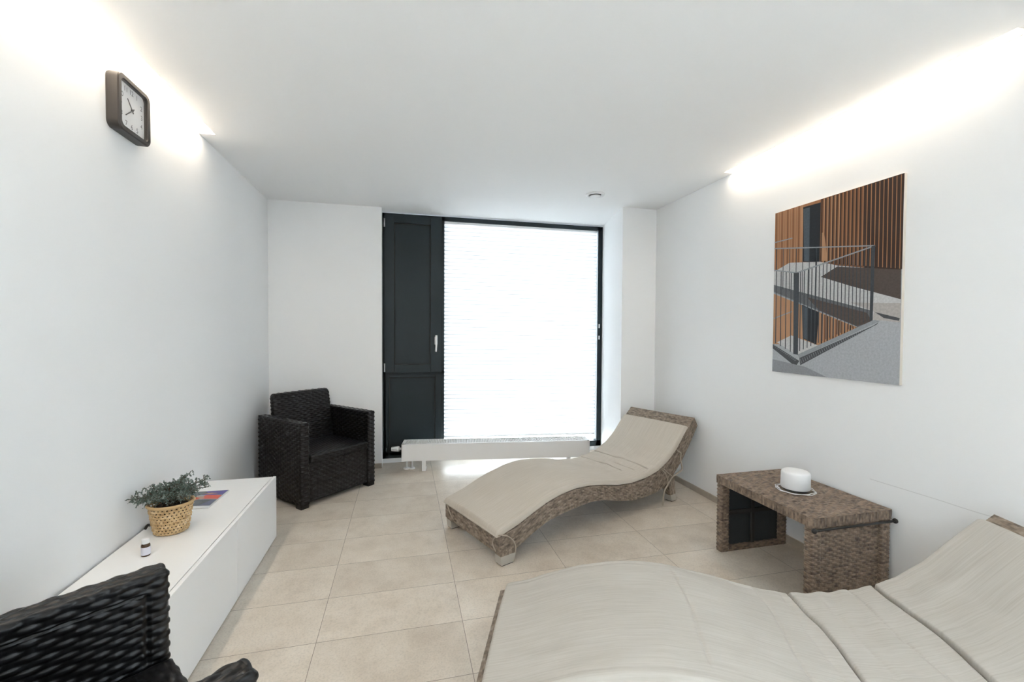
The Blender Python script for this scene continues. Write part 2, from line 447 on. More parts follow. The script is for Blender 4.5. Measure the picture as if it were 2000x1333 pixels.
for z0, z1 in ((2.345, 2.43), (0.915, 1.0)):
    bm = bmesh.new(); tube(bm, [Vector((-0.186, -0.018, z0)), Vector((-0.186, -0.018, z1))], 0.007, 10)
    lb(bm, -0.189, -0.181, -0.018, -0.002, z0+0.01, z1-0.01)
    bm_obj('hinge', bm, M_STEEL, sash, True)
bm = bmesh.new()
lb(bm, 0.303, 0.331, -0.027, -0.017, 1.185, 1.265, 0.003)
tube(bm, [Vector((0.317, -0.02, 1.243)), Vector((0.317, -0.055, 1.243))], 0.010, 12)
tube(bm, smooth_path([(0.317, -0.055, 1.280), (0.317, -0.060, 1.24), (0.317, -0.058, 1.18), (0.313, -0.056, 1.115)]), 0.0115, 12, 0.8)
h = bm_obj('handle', bm, mat('satin_aluminium', (0.78, 0.78, 0.78), 0.35, metal=0.6), sash, True); h['label'] = 'pale metal lever handle'
bm = bmesh.new(); lb(bm, 0.402, 2.094, 0.045, 0.053, 0.105, 2.445); bm_obj('pane', bm, M_GLASS, win)
bm = bmesh.new()
lb(bm, 2.108, 2.122, -0.010, 0.002, 1.365, 1.410, 0.002); bm_obj('latch', bm, M_PLAST, win)
bm = bmesh.new(); lb(bm, 2.108, 2.122, -0.010, 0.002, 1.238, 1.280, 0.002); bm_obj('latch', bm, M_PLAST, win)

# unseen glazing added in the side walls behind the viewer to bring in daylight
for nm, xc, oe in (('added_window_2', XR+0.06, OY1), ('added_window_3', XL-0.06, OY1-0.22)):
    w2 = empty(nm, (xc, (OY0+oe)/2, OZ0)); w2['kind'] = 'structure'
    hy2 = (oe-OY0)/2; hz2 = OZ1-OZ0
    bm = bmesh.new()
    bx(bm, -0.035, 0.035, -hy2, -hy2+0.05, 0, hz2); bx(bm, -0.035, 0.035, hy2-0.05, hy2, 0, hz2)
    bx(bm, -0.035, 0.035, -hy2, hy2, 0, 0.05); bx(bm, -0.035, 0.035, -hy2, hy2, hz2-0.05, hz2)
    bm_obj('window_frame', bm, M_WHITEM, w2)
    bm = bmesh.new(); bx(bm, -0.004, 0.004, -hy2+0.05, hy2-0.05, 0.05, hz2-0.05); bm_obj('pane', bm, M_GLASS, w2)

# pleated blind
bl = empty('pleated_blind', (1.245, YW+0.02, 0.2), 0, 'white pleated blind pulled down over the bright window pane', 'blind')
bx0, bx1 = 0.404-1.245, 2.080-1.245
NPL = 56; bm = bmesh.new(); prev = None; lev = []
for i in range(NPL+1):
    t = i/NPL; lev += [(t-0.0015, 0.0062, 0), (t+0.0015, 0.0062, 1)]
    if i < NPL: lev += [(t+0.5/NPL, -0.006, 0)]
for k, (t, yo, den) in enumerate(lev):
    zl = 2.425-0.2+(0.236-2.425)*t; zr = 2.435-0.2+(0.190-2.435)*t
    a = bm.verts.new((bx0, yo, zl)); b = bm.verts.new((bx1, yo, zr))
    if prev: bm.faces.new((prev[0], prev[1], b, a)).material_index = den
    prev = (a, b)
bm_obj('fabric', bm, M_BLIND, bl).data.materials.append(M_FOLDSHADE)
bm = bmesh.new(); bx(bm, bx0, bx1, -0.013, 0.013, 2.420-0.2, 2.443-0.2, 0.002); bm_obj('head_rail', bm, M_PLAST, bl)
bm = bmesh.new(); bx(bm, bx0, bx1, -0.010, 0.010, -0.008, 0.008, 0.002)
for v in bm.verts: v.co.z += 0.236-0.2+(0.190-0.236)*(v.co.x-bx0)/(bx1-bx0)-0.008
bm_obj('bottom_rail', bm, M_PLAST, bl)
bm = bmesh.new(); tube(bm, [Vector((bx1+0.006, -0.010, 2.23)), Vector((bx1+0.006, -0.010, -0.07))], 0.003, 6); bm_obj('guide_cord', bm, M_PLAST, bl)
for xx in (-0.14, 0.33):
    bm = bmesh.new(); tube(bm, [Vector((xx, 0.008, 2.22)), Vector((xx, 0.008, 0.02))], 0.0012, 5); bm_obj('lift_cord', bm, M_PLAST, bl)

# ------------------------------------------------------------------ LED strips in the ceiling slots
def strip(x0, x1, y0, y1, cap0, cap1, label):
    r = empty('led_strip_light', ((x0+x1)/2, (y0+y1)/2, H), 0, label, 'ceiling light', 'LED strips recessed along the ceiling edges')
    cx, cy = (x0+x1)/2, (y0+y1)/2; hx, hy = (x1-x0)/2, (y1-y0)/2
    bm = bmesh.new()
    bx(bm, -hx, hx, -hy, hy, 0.050, 0.058); bx(bm, -hx, -hx+0.003, -hy, hy, 0.001, 0.05); bx(bm, hx-0.003, hx, -hy, hy, 0.001, 0.05)
    bm_obj('channel', bm, M_WHITEM, r)
    bm = bmesh.new(); bx(bm, -hx+0.003, hx-0.003, -hy+cap0, hy-cap1, 0.012, 0.020); bm_obj('diffuser', bm, M_DIFF, r)
    for a, b in ((-hy, -hy+0.004), (hy-0.004, hy)):
        bm = bmesh.new(); bx(bm, -hx, hx, a, b, 0.0, 0.05); bm_obj('end_cap', bm, M_WHITEM, r)
    return r
strip(XL+0.001, XL+WL_-0.001, SL0+0.001, SL1-0.001, 0.03, 0.03, 'glowing warm LED strip along the ceiling edge above the wall clock')
strip(XR-WR_+0.001, XR-0.001, SR0+0.001, SR1-0.001, 0.07, 0.025, 'glowing warm LED strip along the ceiling edge above the framed picture')

# round ceiling diffuser
vt = empty('ceiling_vent', (1.587, 3.515, H), 0, 'small round white air vent in the ceiling near the window', 'vent')
bm = bmesh.new(); lathe(bm, [(0.080, 0.0), (0.082, -0.004), (0.076, -0.012), (0.062, -0.014), (0.055, -0.008), (0.053, 0.0)]); bm_obj('rim', bm, M_PLAST, vt, True)
bm = bmesh.new(); lathe(bm, [(0.0, -0.024), (0.036, -0.023), (0.045, -0.018), (0.044, -0.014), (0.012, -0.012), (0.0, -0.012)]); bm_obj('disc', bm, M_PLAST, vt, True)
bm = bmesh.new(); lathe(bm, [(0.0, -0.0005), (0.054, -0.0005)]); tube(bm, [Vector((0, 0, 0)), Vector((0, 0, -0.013))], 0.006, 8); bm_obj('throat', bm, M_GAP, vt)

# ------------------------------------------------------------------ wall clock
ck = empty('wall_clock', (XL, 2.297, 2.285), 0, 'square black wall clock with white dial high on the left wall', 'clock')
def rsq(h, r, n=8):
    o = []
    for cx, cy, a0 in ((h-r, h-r, 0), (-h+r, h-r, 90), (-h+r, -h+r, 180), (h-r, -h+r, 270)):
        for i in range(n+1):
            a = math.radians(a0+90*i/n); o.append((cx+r*math.cos(a), cy+r*math.sin(a)))
    return o
M_CLK = mat('black_clock_plastic', (0.030, 0.026, 0.023), 0.42)
bm = bmesh.new()
rings = []
for hh, rr, x in ((0.117, 0.030, 0.0), (0.119, 0.032, 0.006), (0.119, 0.032, 0.042), (0.115, 0.030, 0.047), (0.099, 0.022, 0.047), (0.097, 0.020, 0.043), (0.096, 0.020, 0.030)):
    rings.append([bm.verts.new((x, a, b)) for a, b in rsq(hh, rr)])
for a, b in zip(rings, rings[1:]):
    n = len(a)
    for i in range(n): bm.faces.new((a[i], a[(i+1) % n], b[(i+1) % n], b[i]))
bm.faces.new(rings[0])
bm_obj('case', bm, M_CLK, ck)
bm = bmesh.new(); bm.faces.new([bm.verts.new((0.031, a, b)) for a, b in rsq(0.0955, 0.020)]); dial = bm_obj('dial', bm, mat('dial_white', (0.82, 0.82, 0.82), 0.5), ck)
M_INK = mat('dark_print', (0.06, 0.06, 0.06), 0.6)
def text_mesh(txt, size):
    cu = bpy.data.curves.new('txt', 'FONT'); cu.body = txt; cu.size = size; cu.align_x = 'CENTER'; cu.align_y = 'CENTER'
    o = bpy.data.objects.new('txt', cu); COL.objects.link(o)
    dg = bpy.context.evaluated_depsgraph_get(); dg.update()
    me = bpy.data.meshes.new_from_object(o.evaluated_get(dg)); bpy.data.objects.remove(o); bpy.data.curves.remove(cu)
    return me
pos = {12: (0, .074), 1: (.040, .072), 2: (.073, .040), 3: (.075, 0), 4: (.073, -.040), 5: (.040, -.072), 6: (0, -.074), 7: (-.040, -.072), 8: (-.073, -.040), 9: (-.075, 0), 10: (-.073, .040), 11: (-.040, .072)}
for k, (a, b) in pos.items():
    me = text_mesh(str(k), 0.030); tmp = bmesh.new(); tmp.from_mesh(me); bpy.data.meshes.remove(me)
    for v in tmp.verts: v.co = Vector((0.0318, a+v.co.x, b+v.co.y))
    bm_obj('numeral', tmp, M_INK, dial)
def hand(ang, L, wd, x, name):
    bm = bmesh.new(); c, s = math.sin(ang), math.cos(ang)
    q = [(-wd, -0.014), (wd, -0.014), (wd*0.7, L), (-wd*0.7, L)]
    f = bm.faces.new([bm.verts.new((x, p[0]*s+p[1]*c, -p[0]*c+p[1]*s)) for p in q])
    r = bmesh.ops.extrude_face_region(bm, geom=[f])
    for v in r['geom']:
        if isinstance(v, bmesh.types.BMVert): v.co.x += 0.0012
    bm_obj(name, bm, M_INK, ck)
hand(math.radians(-42), 0.050, 0.0032, 0.0335, 'hour_hand')
hand(math.radians(231), 0.066, 0.0025, 0.0355, 'minute_hand')
bm = bmesh.new(); tube(bm, [Vector((0.031, 0, 0)), Vector((0.038, 0, 0))], 0.0045, 12); bm_obj('hub', bm, M_INK, ck)
bm = bmesh.new(); bm.faces.new([bm.verts.new((0.0415, a, b)) for a, b in rsq(0.0958, 0.020)]); bm_obj('cover_glass', bm, M_GLASS, ck)

# ------------------------------------------------------------------ picture on the right wall
PY0, PY1, PZ0, PZ1 = 1.628, 2.388, 1.073, 2.099
pic = empty('wall_picture', (XR, (PY0+PY1)/2, PZ0), 0, 'large unframed print of a timber-slatted building and stair railing on the right wall', 'picture')
hw, hh = (PY1-PY0)/2, PZ1-PZ0
box('board', -0.018, 0.0, -hw, hw, 0, hh, mat('pale_board_edge', (0.72, 0.66, 0.58), 0.6), pic, 0.001)
def pmats(d):
    o = {}
    for k, c in d.items():
        m = mat('print_'+k, c, 0.55, spec=0.3); t = NT(m)
        sc = (1, 60, 3) if k.startswith('wood') else (1, 90, 90)
        n = t.noise(t.mapping(t.coord(), sc), 1.0, 3, 0.65)
        v = t.math('MULTIPLY_ADD', n, 0.6, 0.70)
        hs = t.n('ShaderNodeHueSaturation'); hs.inputs['Color'].default_value = (*c, 1); t.l(v, hs.inputs['Value'])
        t.l(hs.outputs[0], t.b.inputs['Base Color']); o[k] = m
    return o
PM = pmats(dict(grey=(0.42, 0.435, 0.46), grey_dark=(0.27, 0.28, 0.30), pale=(0.56, 0.56, 0.56), pale_warm=(0.45, 0.42, 0.40), paver=(0.090, 0.070, 0.062), fascia=(0.13, 0.135, 0.145),
    wood_dark=(0.045, 0.026, 0.020), wood_mid=(0.20, 0.088, 0.042), wood=(0.37, 0.175, 0.085), wood_light=(0.46, 0.25, 0.135), door=(0.018, 0.022, 0.028), door_jamb=(0.075, 0.095, 0.115), steel=(0.055, 0.062, 0.072), rail=(0.30, 0.32, 0.34), grate=(0.075, 0.08, 0.088)))
PK = list(PM)
# perspective map: source picture corners -> board
src = [(108, 268), (868, 22), (857, 1280), (102, 1203)]; dst = [(0, 1), (1, 1), (1, 0), (0, 0)]
A_ = []; b_ = []
for (x, y), (u, v) in zip(src, dst):
    A_.append([x, y, 1, 0, 0, 0, -u*x, -u*y]); b_.append(u); A_.append([0, 0, 0, x, y, 1, -v*x, -v*y]); b_.append(v)
hq = np.linalg.solve(np.array(A_), np.array(b_))
def hmap(x, y):
    d = hq[6]*x+hq[7]*y+1
    return min(max((hq[0]*x+hq[1]*y+hq[2])/d, 0), 1), min(max((hq[3]*x+hq[4]*y+hq[5])/d, 0), 1)
prints = bmesh.new(); layer = [0]
def poly(k, pts, step=True):
    if step: layer[0] += 1
    vs = []
    for x, y in pts:
        u, v = hmap(x, y); vs.append(prints.verts.new((-0.0183-layer[0]*0.00005, hw-u*2*hw, v*hh)))
    f = prints.faces.new(vs); f.material_index = PK.index(k)
def line(k, x0, y0, x1, y1, wd, step=False):
    d = math.hypot(x1-x0, y1-y0); nx, ny = -(y1-y0)/d*wd/2, (x1-x0)/d*wd/2
    poly(k, [(x0+nx, y0+ny), (x1+nx, y1+ny), (x1-nx, y1-ny), (x0-nx, y0-ny)], step)
topy = lambda x: 268+(x-108)*(22-268)/760.0
poly('grey', src)
poly('wood', [(108, 268), (868, 22), (858, 600), (480, 575), (275, 553), (105, 620)])
poly('wood_mid', [(375, topy(375)), (868, 22), (858, 600), (480, 575), (375, 553)])
poly('wood_dark', [(640, topy(640)), (868, 22), (858, 600), (640, 585)])
layer[0] += 1
x = 383.0
while x < 862:
    t = (x-383)/480; g = 22+4*t
    line('wood_dark', x, topy(x)+2, x-2, 556+0.07*(x-383), 6+7*t)
    x += g
layer[0] += 1
x = 394.0
while x < 862:
    t = (x-383)/480; g = 22+4*t
    line('wood_light' if t < 0.25 else 'wood', x+3, topy(x)+2, x+1, 554+0.07*(x-383), 7-2*t)
    x += g
layer[0] += 1
x = 116.0; i = 0
while x < 272:
    line(('wood_mid', 'wood_light', 'wood_light')[i % 3], x, topy(x)+2, x, 600-0.25*(x-110), 5); x += 11; i += 1
poly('wood_light', [(385, 380), (398, 375), (420, 545), (385, 545)])
poly('door', [(272, 230), (376, 200), (374, 552), (276, 552)])
poly('door_jamb', [(274, 240), (312, 229), (312, 548), (282, 548)])
poly('wood_light', [(262, 225), (272, 222), (272, 545), (262, 548)], False)
# landing, terrace and slab edge
poly('pale', [(104, 612), (195, 558), (376, 550), (482, 572), (858, 600), (858, 905), (690, 900), (104, 690)])
poly('paver', [(382, 640), (478, 578), (858, 592), (858, 768), (560, 692)])
poly('pale_warm', [(858, 790), (858, 905), (690, 900), (700, 842), (560, 790)])
poly('fascia', [(104, 690), (420, 770), (690, 838), (690, 905), (600, 940), (380, 850), (104, 735)])
poly('paver', [(300, 760), (660, 850), (690, 905), (600, 930), (380, 842)])
line('rail', 104, 735, 600, 935, 8, True)
poly('wood_light', [(104, 742), (380, 850), (610, 940), (385, 1045), (104, 1040)])
layer[0] += 1
x = 392.0; i = 0
while x < 600:
    line(('wood_dark', 'wood_mid')[i % 2], x, 858+0.39*(x-392), x, 1036-0.45*(x-392), 8); x += 17; i += 1
poly('door', [(272, 806), (376, 850), (362, 1042), (280, 1005)])
poly('door_jamb', [(274, 812), (310, 826), (310, 1012), (280, 1002)])
poly('pale', [(128, 1030), (212, 988), (372, 1046), (250, 1106)])
# foreground pavement
poly('grey', [(102, 1040), (240, 1120), (720, 893), (860, 905), (857, 1280), (102, 1203)])
poly('rail', [(250, 1102), (700, 892), (740, 898), (262, 1122)])
poly('grate', [(262, 1122), (700, 925), (730, 905), (720, 918), (268, 1165)])
poly('grate', [(102, 1040), (262, 1140), (240, 1174), (102, 1066)])
poly('grey_dark', [(102, 1130), (300, 1175), (430, 1240), (102, 1203)])
poly('grate', [(705, 845), (855, 880), (850, 896), (760, 880)])
layer[0] += 1
for i in range(34):
    t = i/34; line('rail', 268+t*430, 1128-t*205, 276+t*430, 1150-t*213, 2.2)
for i in range(14):
    t = i/14; line('rail', 108+t*135, 1052+t*92, 118+t*135, 1048+t*92, 2.2)
# railings
layer[0] += 1
for i, x in enumerate(np.linspace(120, 352, 7)):
    line('steel', x, 478-0.05*(x-105), x, 700+0.28*(x-105), 4)
line('steel', 355, 470, 352, 830, 9)
line('rail', 105, 440, 212, 412, 6); line('rail', 104, 476, 700, 452, 7)
line('rail', 104, 890, 215, 846, 6)
layer[0] += 1
for x in np.linspace(264, 662, 19):
    t = (x-240)/450.0
    line('steel', x, 612-t*158, x-1, 1092-t*205, 5.5-1.0*t)
for x in (120, 148, 178, 208):
    line('steel', x, 608+0.06*(x-104), x, 1028+0.55*(x-104), 5)
layer[0] += 1
line('rail', 238, 618, 702, 452, 8); line('rail', 104, 604, 250, 618, 7)
poly('steel', [(222, 618), (254, 616), (254, 1104), (226, 1098)])
poly('steel', [(680, 456), (702, 450), (694, 896), (676, 898)])
me = bpy.data.meshes.new('print'); prints.to_mesh(me); prints.free()
for k in PK: me.materials.append(PM[k])
po = link('printed_face', me, None, pic)

# ------------------------------------------------------------------ floor convector under the window
ra = math.atan2(3.98-4.222, 1.771+0.023)
rad = empty('radiator', (-0.023, 4.222, 0), ra, 'long low white convector radiator standing in front of the window', 'radiator')
RL, RD = 1.805, 0.19
bm = bmesh.new()
bx(bm, 0, RL, 0, 0.006, 0.102, 0.258, 0.001); bx(bm, 0, RL, RD-0.006, RD, 0.102, 0.258, 0.001)
bx(bm, 0, 0.006, 0, RD, 0.102, 0.258, 0.001); bx(bm, RL-0.006, RL, 0, RD, 0.102, 0.258, 0.001)
bx(bm, 0.006, RL-0.006, 0.006, RD-0.006, 0.120, 0.126)
bx(bm, 0, RL, 0, 0.030, 0.254, 0.260, 0.001); bx(bm, 0, RL, RD-0.016, RD, 0.254, 0.260, 0.001)
bx(bm, 0, 0.03, 0, RD, 0.254, 0.260, 0.001); bx(bm, RL-0.03, RL, 0, RD, 0.254, 0.260, 0.001)
bm_obj('casing', bm, M_WHITEM, rad)
bm = bmesh.new()
n = 112
for i in range(n):
    xx = 0.03+(RL-0.06)*(i+0.5)/n; bx(bm, xx-0.0035, xx+0.0035, 0.028, RD-0.014, 0.250, 0.258)
for yy in (0.075, 0.125): bx(bm, 0.03, RL-0.03, yy-0.003, yy+0.003, 0.249, 0.2575)
bm_obj('grille', bm, M_WHITEM, rad)
for xx in (0.205, 1.60):
    bm = bmesh.new(); bx(bm, xx-0.017, xx+0.017, 0.010, 0.050, 0.008, 0.103, 0.001); bx(bm, xx-0.017, xx+0.017, 0.010, 0.14, 0.0, 0.008, 0.001)
    bm_obj('leg', bm, M_WHITEM, rad)
bm = bmesh.new()
def along_x(bm, prof, y, z, seg=20):
    st = len(bm.verts); lathe(bm, [(r, x) for x, r in prof], seg)
    bm.verts.ensure_lookup_table()
    for v in bm.verts[st:]: v.co = Vector((v.co.z, y+v.co.x, z+v.co.y))
along_x(bm, [(-0.105, 0.0), (-0.105, 0.017), (-0.098, 0.020), (-0.042, 0.026), (-0.030, 0.024), (-0.030, 0.012), (-0.001, 0.012), (-0.001, 0)], 0.085, 0.198)
bm_obj('thermostat_valve', bm, M_PLAST, rad, True)
bm = bmesh.new()
lathe(bm, [(0.0, 0.012), (0.028, 0.011), (0.030, 0.006), (0.030, 0.0), (0, 0)], 20, 0.035, 0.10); lathe(bm, [(0.0, 0.012), (0.028, 0.011), (0.030, 0.006), (0.030, 0.0), (0, 0)], 20, 0.085, 0.10)
for xx in (0.035, 0.085): tube(bm, [Vector((xx, 0.10, 0.0)), Vector((xx, 0.10, 0.12))], 0.009, 10)
bm_obj('supply_pipes', bm, M_PLAST, rad, True)

# ------------------------------------------------------------------ low white cabinet
CY0, CY1, CTOP = 1.715, 3.066, 0.392
cab = empty('low_cabinet', (-0.99, (CY0+CY1)/2, 0), 0, 'long low white cabinet with two plain doors along the left wall', 'cabinet')
cyy = (CY0+CY1)/2
bm = bmesh.new()
bx(bm, XL+0.012+0.99, -0.812+0.99, CY0-cyy, CY1-cyy, 0.0, CTOP-0.016, 0.001)
bm_obj('carcass', bm, M_WHITE, cab)
bm = bmesh.new(); bx(bm, XL+0.012+0.99, -0.813+0.99, CY0-cyy, CY1-cyy, CTOP-0.016, CTOP, 0.0015); bm_obj('top_panel', bm, M_WHITE, cab)
ym = 2.39-cyy
for a, b in ((CY0-cyy, ym-0.0012), (ym+0.0012, CY1-cyy+0.001)):
    bm = bmesh.new(); bx(bm, -0.8085+0.99, -0.791+0.99, a, b, 0.006, CTOP+0.002, 0.0015); bm_obj('door', bm, M_WHITE, cab)

# basket with juniper
pot = empty('potted_juniper', (-1.045, 2.335, CTOP+0.001), 0, 'small grey-green juniper in a woven straw basket on the low white cabinet', 'plant')
W = Weave()
zz = np.linspace(0, 0.135, 110); nseg = 420
tt = np.linspace(0, 2*np.pi, nseg, endpoint=False)
rad_z = 0.062+0.020*(zz/0.135)**0.9
rad_z = np.where(zz < 0.008, rad_z-0.006*(1-zz/0.008), rad_z)
P = np.stack([rad_z[None, :]*np.cos(tt)[:, None]*1.06, rad_z[None, :]*np.sin(tt)[:, None]*0.97, np.broadcast_to(zz, (nseg, 110))], -1)
Nn = np.stack([np.broadcast_to(np.cos(tt)[:, None], (nseg, 110)), np.broadcast_to(np.sin(tt)[:, None], (nseg, 110)), np.zeros((nseg, 110))], -1)
U = np.broadcast_to((tt*0.075)[:, None], (nseg, 110)); V = np.broadcast_to(zz[None, :], (nseg, 110))
W.patch(P, Nn, U, V, 0.0135, 2*np.pi*0.075/30, 0.0062, wrap=True, holes=(0.0034, 0.0030, 0.012, 0.125))
bk = W.build('basket', M_SEAG, pot); bk['label'] = 'woven straw basket'
bm = bmesh.new()
pr = [Vector((0.082*1.07*math.cos(a), 0.082*0.985*math.sin(a), 0.135)) for a in np.linspace(0, 2*math.pi, 49)]
tube(bm, pr, 0.0062, 8); bm_obj('rim', bm, M_SEAG, bk, True)
bm = bmesh.new(); lathe(bm, [(0.0, 0.0015), (0.046, 0.0015), (0.069, 0.118), (0.05, 0.127), (0, 0.129)], 32)
bm_obj('soil', bm, mat('dark_soil', (0.02, 0.014, 0.010), 0.95), pot)
def juniper():
    m = mat('juniper_needles', rough=0.7, spec=0.25); t = NT(m)
    n1 = t.noise(t.coord(), 45, 2)
    t.l(t.ramp(n1, [(0.3, (0.05, 0.085, 0.07)), (0.5, (0.135, 0.19, 0.165)), (0.68, (0.31, 0.38, 0.345))]), t.b.inputs['Base Color'])
    return m
M_JUN = juniper()
fol = bmesh.new(); stems = bmesh.new()
R7 = random.Random(11)
def needle(p, d, L):
    a = d.cross(Vector((R7.uniform(-1, 1), R7.uniform(-1, 1), R7.uniform(-1, 1))))
    if a.length < 1e-4: return
    a.normalize(); b = a.cross(d); wv = L*0.22
    q = p+d*L*0.45
    v0 = fol.verts.new(p); vs = [fol.verts.new(q+wv*a), fol.verts.new(q-wv*0.5*a+wv*0.8*b), fol.verts.new(q-wv*0.5*a-wv*0.8*b)]; v1 = fol.verts.new(p+d*L)
    for i in range(3):
        j = (i+1) % 3
        fol.faces.new((v0, vs[j], vs[i])); fol.faces.new((v1, vs[i], vs[j]))
def spray(p0, tip, dens=1.0, sub=True, r=0.0022):
    p0 = Vector(p0); tip = Vector(tip); mid = (p0+tip)/2+Vector((R7.uniform(-.012, .012), R7.uniform(-.012, .012), 0.018))
    path = smooth_path([p0, mid, tip], 7)
    tube(stems, path, r, 5, 1.0, 0.4)
    L = (tip-p0).length
    for k in range(int(L*900*dens)):
        t = R7.uniform(0.12, 1.0); i = min(int(t*(len(path)-1)), len(path)-2); f = t*(len(path)-1)-i
        p = path[i].lerp(path[i+1], f); d = (path[i+1]-path[i]).normalized()
        o = Vector((R7.gauss(0, 1), R7.gauss(0, 1), R7.gauss(0, 1))); o -= o.dot(d)*d
        if o.length < 1e-3: continue
        needle(p, (d*0.9+o.normalized()*0.75).normalized(), R7.uniform(0.0045, 0.0085))
    if sub:
        for k in range(int(5+L*34)):
            t = R7.uniform(0.25, 0.98); i = min(int(t*(len(path)-1)), len(path)-2); d = (path[i+1]-path[i]).normalized()
            o = Vector((R7.gauss(0, 1), R7.gauss(0, 1), R7.gauss(0.15, .8))); o.normalize()
            e = path[i]+(d*0.8+o*0.75).normalized()*R7.uniform(0.022, 0.048)*(1.15-0.5*t)
            e.x = max(e.x, -0.128)
            spray(path[i], e, 1.15, False, 0.0011)
base = lambda: (R7.uniform(-0.03, 0.03), R7.uniform(-0.03, 0.03), 0.125)
P0 = Vector((-1.045, 2.335, CTOP))
tips = [(-1.170, 2.236, .585), (-1.168, 2.325, .532), (-1.150, 2.348, .583), (-1.16, 2.27, .572), (-1.165, 2.29, .548), (-1.14, 2.24, .57), (-1.105, 2.35, .588), (-1.06, 2.34, .598), (-1.02, 2.33, .602), (-0.962, 2.317, .662), (-0.975, 2.31, .645), (-0.882, 2.298, .634), (-0.872, 2.296, .602), (-0.92, 2.30, .585), (-0.95, 2.315, .565), (-1.14, 2.35, .55), (-0.99, 2.33, .615), (-1.08, 2.26, .56), (-1.02, 2.25, .565), (-0.96, 2.26, .56), (-1.07, 2.42, .58), (-1.00, 2.42, .585), (-1.13, 2.30, .535), (-0.915, 2.36, .60)]
for q in tips:
    q = Vector(q)-P0
    spray(base(), q)
for k in range(26):
    a = R7.uniform(0, 6.28); rr = R7.uniform(0.02, 0.09)
    spray(base(), (rr*math.cos(a), rr*math.sin(a), R7.uniform(0.16, 0.205)))
me = bpy.data.meshes.new('foliage'); fol.to_mesh(me); fol.free(); link('foliage', me, M_JUN, pot)
bm_obj('stems', stems, mat('juniper_bark', (0.09, 0.06, 0.04), 0.9), pot)

# magazine
mg = empty('magazine', (-1.085, 2.722, CTOP+0.001), math.radians(-2), 'glossy magazine with red and purple cover lying behind the straw basket', 'magazine')
bm = bmesh.new(); bx(bm, -0.099, 0.099, -0.129, 0.129, 0.0, 0.0055, 0.0005); bm_obj('pages', bm, mat('paper', (0.74, 0.74, 0.73), 0.6), mg)
mk = dict(purple=(0.10, 0.075, 0.30), red=(0.62, 0.075, 0.045), dark=(0.055, 0.065, 0.085), grey=(0.33, 0.35, 0.37), skin=(0.45, 0.24, 0.18), white=(0.72, 0.73, 0.74), navy=(0.10, 0.11, 0.20))
MM = {k: mat('cover_'+k, c, 0.25) for k, c in mk.items()}; MKL = list(MM)
bm = bmesh.new(); ml = [0]
def mp(k, pts):
    ml[0] += 1
    f = bm.faces.new([bm.verts.new((x, y, 0.0056+ml[0]*0.00004)) for x, y in pts]); f.material_index = MKL.index(k)
mp('white', [(-.099, -.129), (.099, -.129), (.099, .129), (-.099, .129)])
mp('grey', [(-.096, -.085), (.097, -.105), (.097, .129), (-.096, .129)])
mp('purple', [(-.02, .070), (.093, .055), (.093, .127), (-.03, .127)])
mp('red', [(-.02, .012), (.093, -.008), (.093, .050), (.01, .068)])
mp('dark', [(-.06, -.082), (.092, -.102), (.092, -.018), (-.01, .0)])
mp('navy', [(.035, -.095), (.092, -.102), (.092, -.018), (.065, -.02)])
mp('skin', [(-.06, .005), (-.02, -.012), (.018, .015), (.005, .045), (-.045, .05)])
mp('red', [(-.05, .012), (-.025, .002), (-.005, .018), (-.03, .035)])
mp('dark', [(-.096, .05), (-.04, .06), (.01, .085), (-.02, .127), (-.096, .127)])
mp('skin', [(-.02, .085), (.02, .075), (.06, .085), (.02, .1)])
mp('white', [(-.07, -.055), (-.01, -.062), (.0, -.045), (-.06, -.03)])
me = bpy.data.meshes.new('cover'); bm.to_mesh(me); bm.free()
for k in MKL: me.materials.append(MM[k])
link('cover', me, None, mg)

# little bottle
bo = empty('small_bottle', (-1.036, 2.108, CTOP), 0, 'tiny brown glass bottle with white cap and label on the low white cabinet', 'bottle')
bm = bmesh.new(); lathe(bm, [(0, 0), (0.0145, 0), (0.0158, 0.002), (0.0158, 0.042), (0.0145, 0.047), (0.010, 0.052), (0.0095, 0.056), (0, 0.056)], 32)
bm_obj('glass_body', bm, mat('brown_glass', (0.055, 0.025, 0.010), 0.08), bo, True)
bm = bmesh.new(); lathe(bm, [(0.0125, 0.051), (0.0135, 0.052), (0.0135, 0.069), (0.0125, 0.071), (0, 0.071)], 32); c = bm_obj('cap', bm, M_PLAST, bo, True)
bm = bmesh.new(); pv = None
for i in range(25):
    a = math.radians(-150+235*i/24)
    q = [bm.verts.new((0.0161*math.cos(a), 0.0161*math.sin(a), z)) for z in (0.006, 0.038)]
    if pv: bm.faces.new((pv[0], q[0], q[1], pv[1]))
    pv = q
bm_obj('label', bm, mat('label_paper', (0.70, 0.70, 0.78), 0.6), bo, True)

# short black cable end at the back of the cabinet
bm = bmesh.new()
tube(bm, smooth_path([(-1.166, 2.50, CTOP+0.006), (-1.164, 2.44, CTOP+0.007), (-1.160, 2.40, CTOP+0.012), (-1.158, 2.375, CTOP+0.022), (-1.162, 2.36, CTOP+0.010)]), 0.006, 8)
tag(bm_obj('cable', bm, M_BLACKP, None, True), 'short black cable on the cabinet between the straw basket and left wall', 'cable')

